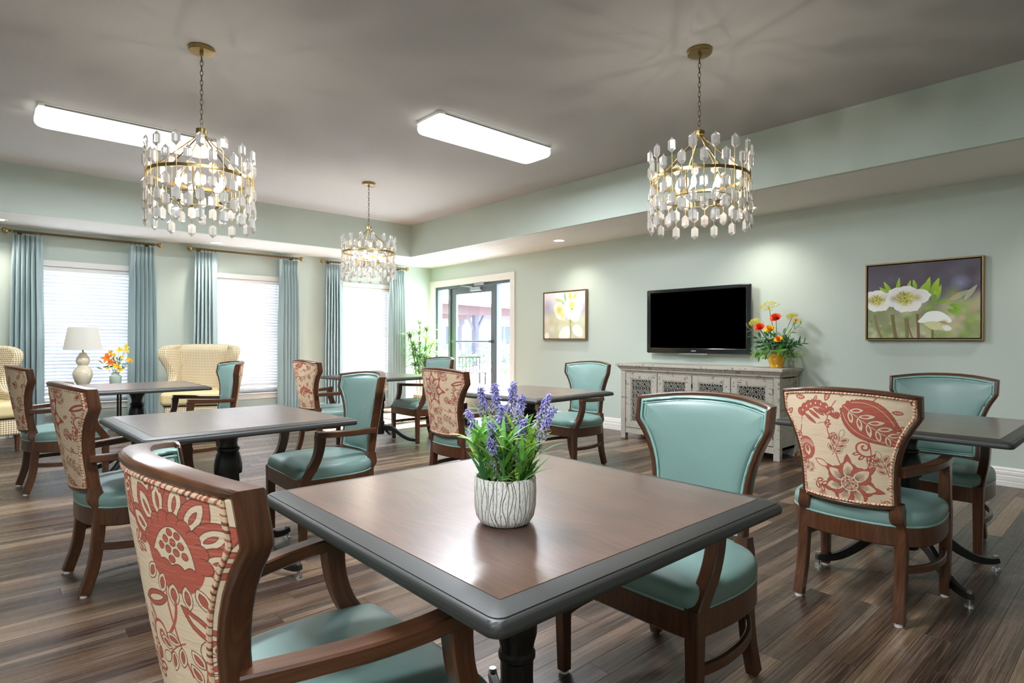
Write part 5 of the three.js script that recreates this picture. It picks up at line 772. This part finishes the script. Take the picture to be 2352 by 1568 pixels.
{ // leafy floor plant in the corner
  const o = thing('floor_plant', 'slender leafy floor plant in a woven pot in the corner by the glass door', 'potted plant', [-0.47, 0, 0.40]);
  part('pot', lathe([[0.0, 0], [0.105, 0], [0.115, 0.02], [0.125, 0.2], [0.13, 0.215], [0.12, 0.22], [0.112, 0.19], [0.0, 0.185]], 32, 0.6), S({ name: 'woven straw pot', roughness: 0.9, map: canvasTex(128, 128, (c) => { c.fillStyle = '#c9b48c'; c.fillRect(0, 0, 128, 128); for (let i = 0; i < 8; i++) for (let j = 0; j < 8; j++) { c.fillStyle = (i + j) % 2 ? '#a58d62' : '#dcc9a4'; c.fillRect(i * 16 + 1, j * 16 + 2, 14, 11); } }, { repeat: [5, 2] }) }), o);
  part('moss', mv(new THREE.CylinderGeometry(0.113, 0.113, 0.01, 20), 0, 0.187, 0), M.soil, o);
  const r = rng(17), canes = [[-0.02, 0.05, 0.95, -0.1], [0.03, 0.04, 1.3, 0.05], [0.0, -0.04, 1.42, 0.0], [-0.05, -0.02, 1.18, -0.12], [0.05, -0.01, 1.06, 0.14], [0.02, 0.02, 0.8, 0.06]];
  for (const [x, z, h, lean] of canes) {
    const tip = V(x + lean, h, z + lean * 0.4), cv = new THREE.QuadraticBezierCurve3(V(x, 0.18, z), V(x + lean * 0.2, h * 0.6, z), tip);
    part('cane', tube(cv.getPoints(8), 0.009, { smooth: false, sides: 8 }), S({ name: 'cane bark', color: 0x8a7a5a, roughness: 0.8 }), o);
    for (const t of [0.5, 0.68, 0.84, 1]) { if (h * t < 0.45) continue; const p = cv.getPoint(t), gs = []; const n = t === 1 ? 46 : 30; for (let k = 0; k < n; k++) { const g = blade(0.2 + r() * 0.13, 0.0125, 0.8 + r() * 0.7, 0.15); g.rotateX(0.35 + r() * 0.85); g.rotateY(k * 2.4 + r() * 0.5); g.translate(p.x, p.y + (r() - 0.5) * 0.05, p.z); const pp = g.attributes.position; for (let i = 0; i < pp.count; i++) { pp.setX(i, Math.min(pp.getX(i), 0.43)); pp.setZ(i, Math.max(pp.getZ(i), -0.36)); } gs.push(g); } part('leaf_tuft', gs, M.leaf[r() < 0.5 ? 0 : 3], o); }
  }
}
{ // low round stool by the sideboard
  const o = thing('round_stool', 'low round brown stool beside the right end of the sideboard', 'stool', [-0.32, 0, 6.79]);
  part('seat', lathe([[0.0, 0.105], [0.2, 0.105], [0.215, 0.1], [0.22, 0.09], [0.22, 0.062], [0.214, 0.056], [0.0, 0.056]], 40, 0.5), M.wood, o);
  part('base', lathe([[0.17, 0.056], [0.165, 0.0], [0.0, 0.0]], 32, 0.5), M.black, o);
}
// ------------------------------------------------------------------ outside
{
  const g = shadows(new THREE.Mesh(bx(-60, -0.2, -70, 70, -0.125, 40, 0), S({ name: 'pale concrete', roughness: 0.9, map: tex(256, 256, (u, v) => { const a = per4(u, v, 4, 4), b = n2(u * 40, v * 40); return [136 + 10 * a + 7 * b, 142 + 10 * a + 7 * b, 148 + 10 * a + 6 * b]; }, { repeat: [0.3, 0.3] }) }))); g.name = 'ground'; g.userData = { kind: 'structure' }; scene.add(g);
  const terr = shadows(new THREE.Mesh(bx(0.15, -0.125, -12, 12, -0.004, 9, 0), g.material)); terr.name = 'terrace_pavement'; terr.userData = { kind: 'structure' }; scene.add(terr);
  const stucco = S({ name: 'pale stucco', color: 0x8c8a8a, roughness: 0.9 }), post = S({ name: 'weathered timber', color: 0x5c5562, roughness: 0.8 }), red = S({ name: 'red brown roof boards', color: 0x6c5456, roughness: 0.85 }), roof = S({ name: 'grey roof shingle', color: 0x77757c, roughness: 0.9 });
  const pav = thing('pavilion', 'open timber pavilion with braced posts and red roof seen through the glass door', 'pavilion', [10.2, -0.125, -11.6], 0.2);
  for (const x of [-3.6, 0, 3.6]) {
    part('post', bx(x - 0.11, 0, -0.11, x + 0.11, 2.45, 0.11, 0.01), post, pav);
    for (const s of [-1, 1]) part('brace', beam([[x + s * 0.08, 1.7, 0], [x + s * 0.6, 2.42, 0]], chamfer(0.09, 0.09, 0.01), V(0, 0, 1), { smooth: false }), post, pav);
    part('post', bx(x - 0.11, 0, -4.11, x + 0.11, 2.45, -3.89, 0.01), post, pav);
  }
  part('beam', [bx(-4.4, 2.4, -0.12, 4.4, 2.8, 0.12, 0.01), bx(-4.4, 2.4, -4.12, 4.4, 2.8, -3.88, 0.01)], red, pav);
  part('roof', toCreasedNormals(sweep([{ o: V(-4.8, 0, 0), a: V(0, 0, 1), b: V(0, 1, 0) }, { o: V(4.8, 0, 0), a: V(0, 0, 1), b: V(0, 1, 0) }], [[0.6, 2.75], [-2, 3.7], [-4.6, 2.75], [-4.6, 2.9], [-2, 3.85], [0.6, 2.9]], false, 0.3), 0.3), red, pav);
  const hs = thing('house', 'pale single storey house with grey roof beyond the pavilion', 'house', [17, -0.125, -18], -0.72);
  part('wall', bx(-14, 0, -6, 14, 2.9, 0, 0.02), stucco, hs);
  for (const x of [-10, -6.4, -2.6, 0.4, 3.2, 6.5, 10]) { const w = part('window', [bx(x - 0.6, 0.95, -0.02, x + 0.6, 2.2, 0.04)], M.white, hs); part('pane', [bx(x - 0.53, 1.02, 0.03, x - 0.03, 2.13, 0.05, 0), bx(x + 0.03, 1.02, 0.03, x + 0.53, 2.13, 0.05, 0)], S({ name: 'dull window pane', color: 0x4a5866, roughness: 0.25 }), w); }
  part('roof', sweep([{ o: V(-14.6, 0, 0), a: V(0, 0, 1), b: V(0, 1, 0) }, { o: V(14.6, 0, 0), a: V(0, 0, 1), b: V(0, 1, 0) }], [[0.7, 2.75], [-3, 4.4], [-6.7, 2.75], [-6.7, 2.95], [-3, 4.62], [0.7, 2.95]], false, 0.3), roof, hs);
  const wing = thing('annex', 'red boarded annex wall seen through the right sidelight', 'building', [13.4, -0.125, -6.2], -1.1);
  for (let k = 0; k < 9; k++) part('board', bx(-3.2, 1.9 + k * 0.16, 0, 3.2, 2.055 + k * 0.16, 0.05, 0.01), red, wing);
  part('wall', bx(-3.2, 0, -2.5, 3.2, 1.9, 0, 0.01), stucco, wing); part('roof', bx(-3.4, 3.34, -2.8, 3.4, 3.46, 0.4, 0.01), roof, wing);
  const r = rng(71), clump = (name, label, x, z, h, w, m) => { const o = thing(name, label, 'bush', [x, -0.125, z]); const gs = []; for (let k = 0; k < 260; k++) { const a = r() * 6.28, e = Math.acos(1 - r() * 1.3), R = 0.55 + 0.45 * r(); const b = blade(0.13 + r() * 0.1, 0.03, 0.5); b.rotateX(r() * 2.2).rotateY(r() * 6.28).translate(w * R * Math.sin(e) * Math.cos(a), h * (0.42 + 0.5 * R * Math.cos(e)), w * R * Math.sin(e) * Math.sin(a)); gs.push(b); } part('foliage', gs, m, o); part('stem', [0, 1, 2].map((k) => tube([[0, 0, 0], [w * 0.3 * Math.cos(k * 2.1), h * 0.5, w * 0.3 * Math.sin(k * 2.1)]], 0.02, { smooth: false, sides: 5 })), M.stem, o); };
  clump('bush', 'blue green bush beside the pavilion post outside', 6.8, -7.92, 1.0, 0.6, M.leaf[2]); clump('bush', 'rounded dark bush in the right sidelight', 7.23, -6.19, 1.5, 1.0, M.leaf[3]); clump('bush', 'low shrub by the house wall behind the pavilion', 14.4, -15.4, 1.1, 1.1, M.leaf[2]); clump('bush', 'small shrub in the left sidelight', 7.43, -10.05, 1.0, 0.6, M.leaf[0]);
  tagged('planter_wall', bx(-1.6, -0.125, -0.2, 1.2, 0.32, 0.2, 0.02).rotateY(0.7).translate(4.49, 0, -4.62), stucco, 'low pale planter wall on the terrace outside the door', 'wall');
  const gb = thing('garden_bench', 'dark metal garden bench on the terrace outside the door', 'bench', [3.11, -0.125, -3.17], -0.3);
  part('seat', Array.from({ length: 6 }, (_, k) => bx(-0.6, 0.42, -0.2 + k * 0.075, 0.6, 0.44, -0.14 + k * 0.075, 0.004)), M.iron, gb); part('backrest', [bx(-0.6, 0.8, -0.24, 0.6, 0.84, -0.21), ...Array.from({ length: 13 }, (_, k) => bx(-0.58 + k * 0.095, 0.44, -0.235, -0.56 + k * 0.095, 0.82, -0.215, 0.002))], M.iron, gb);
  for (const s of [-1, 1]) for (const z of [-0.2, 0.2]) part('leg', bx(s * 0.56 - 0.02, 0, z - 0.02, s * 0.56 + 0.02, 0.42, z + 0.02), M.iron, gb);
}

renderer.render(scene, camera);
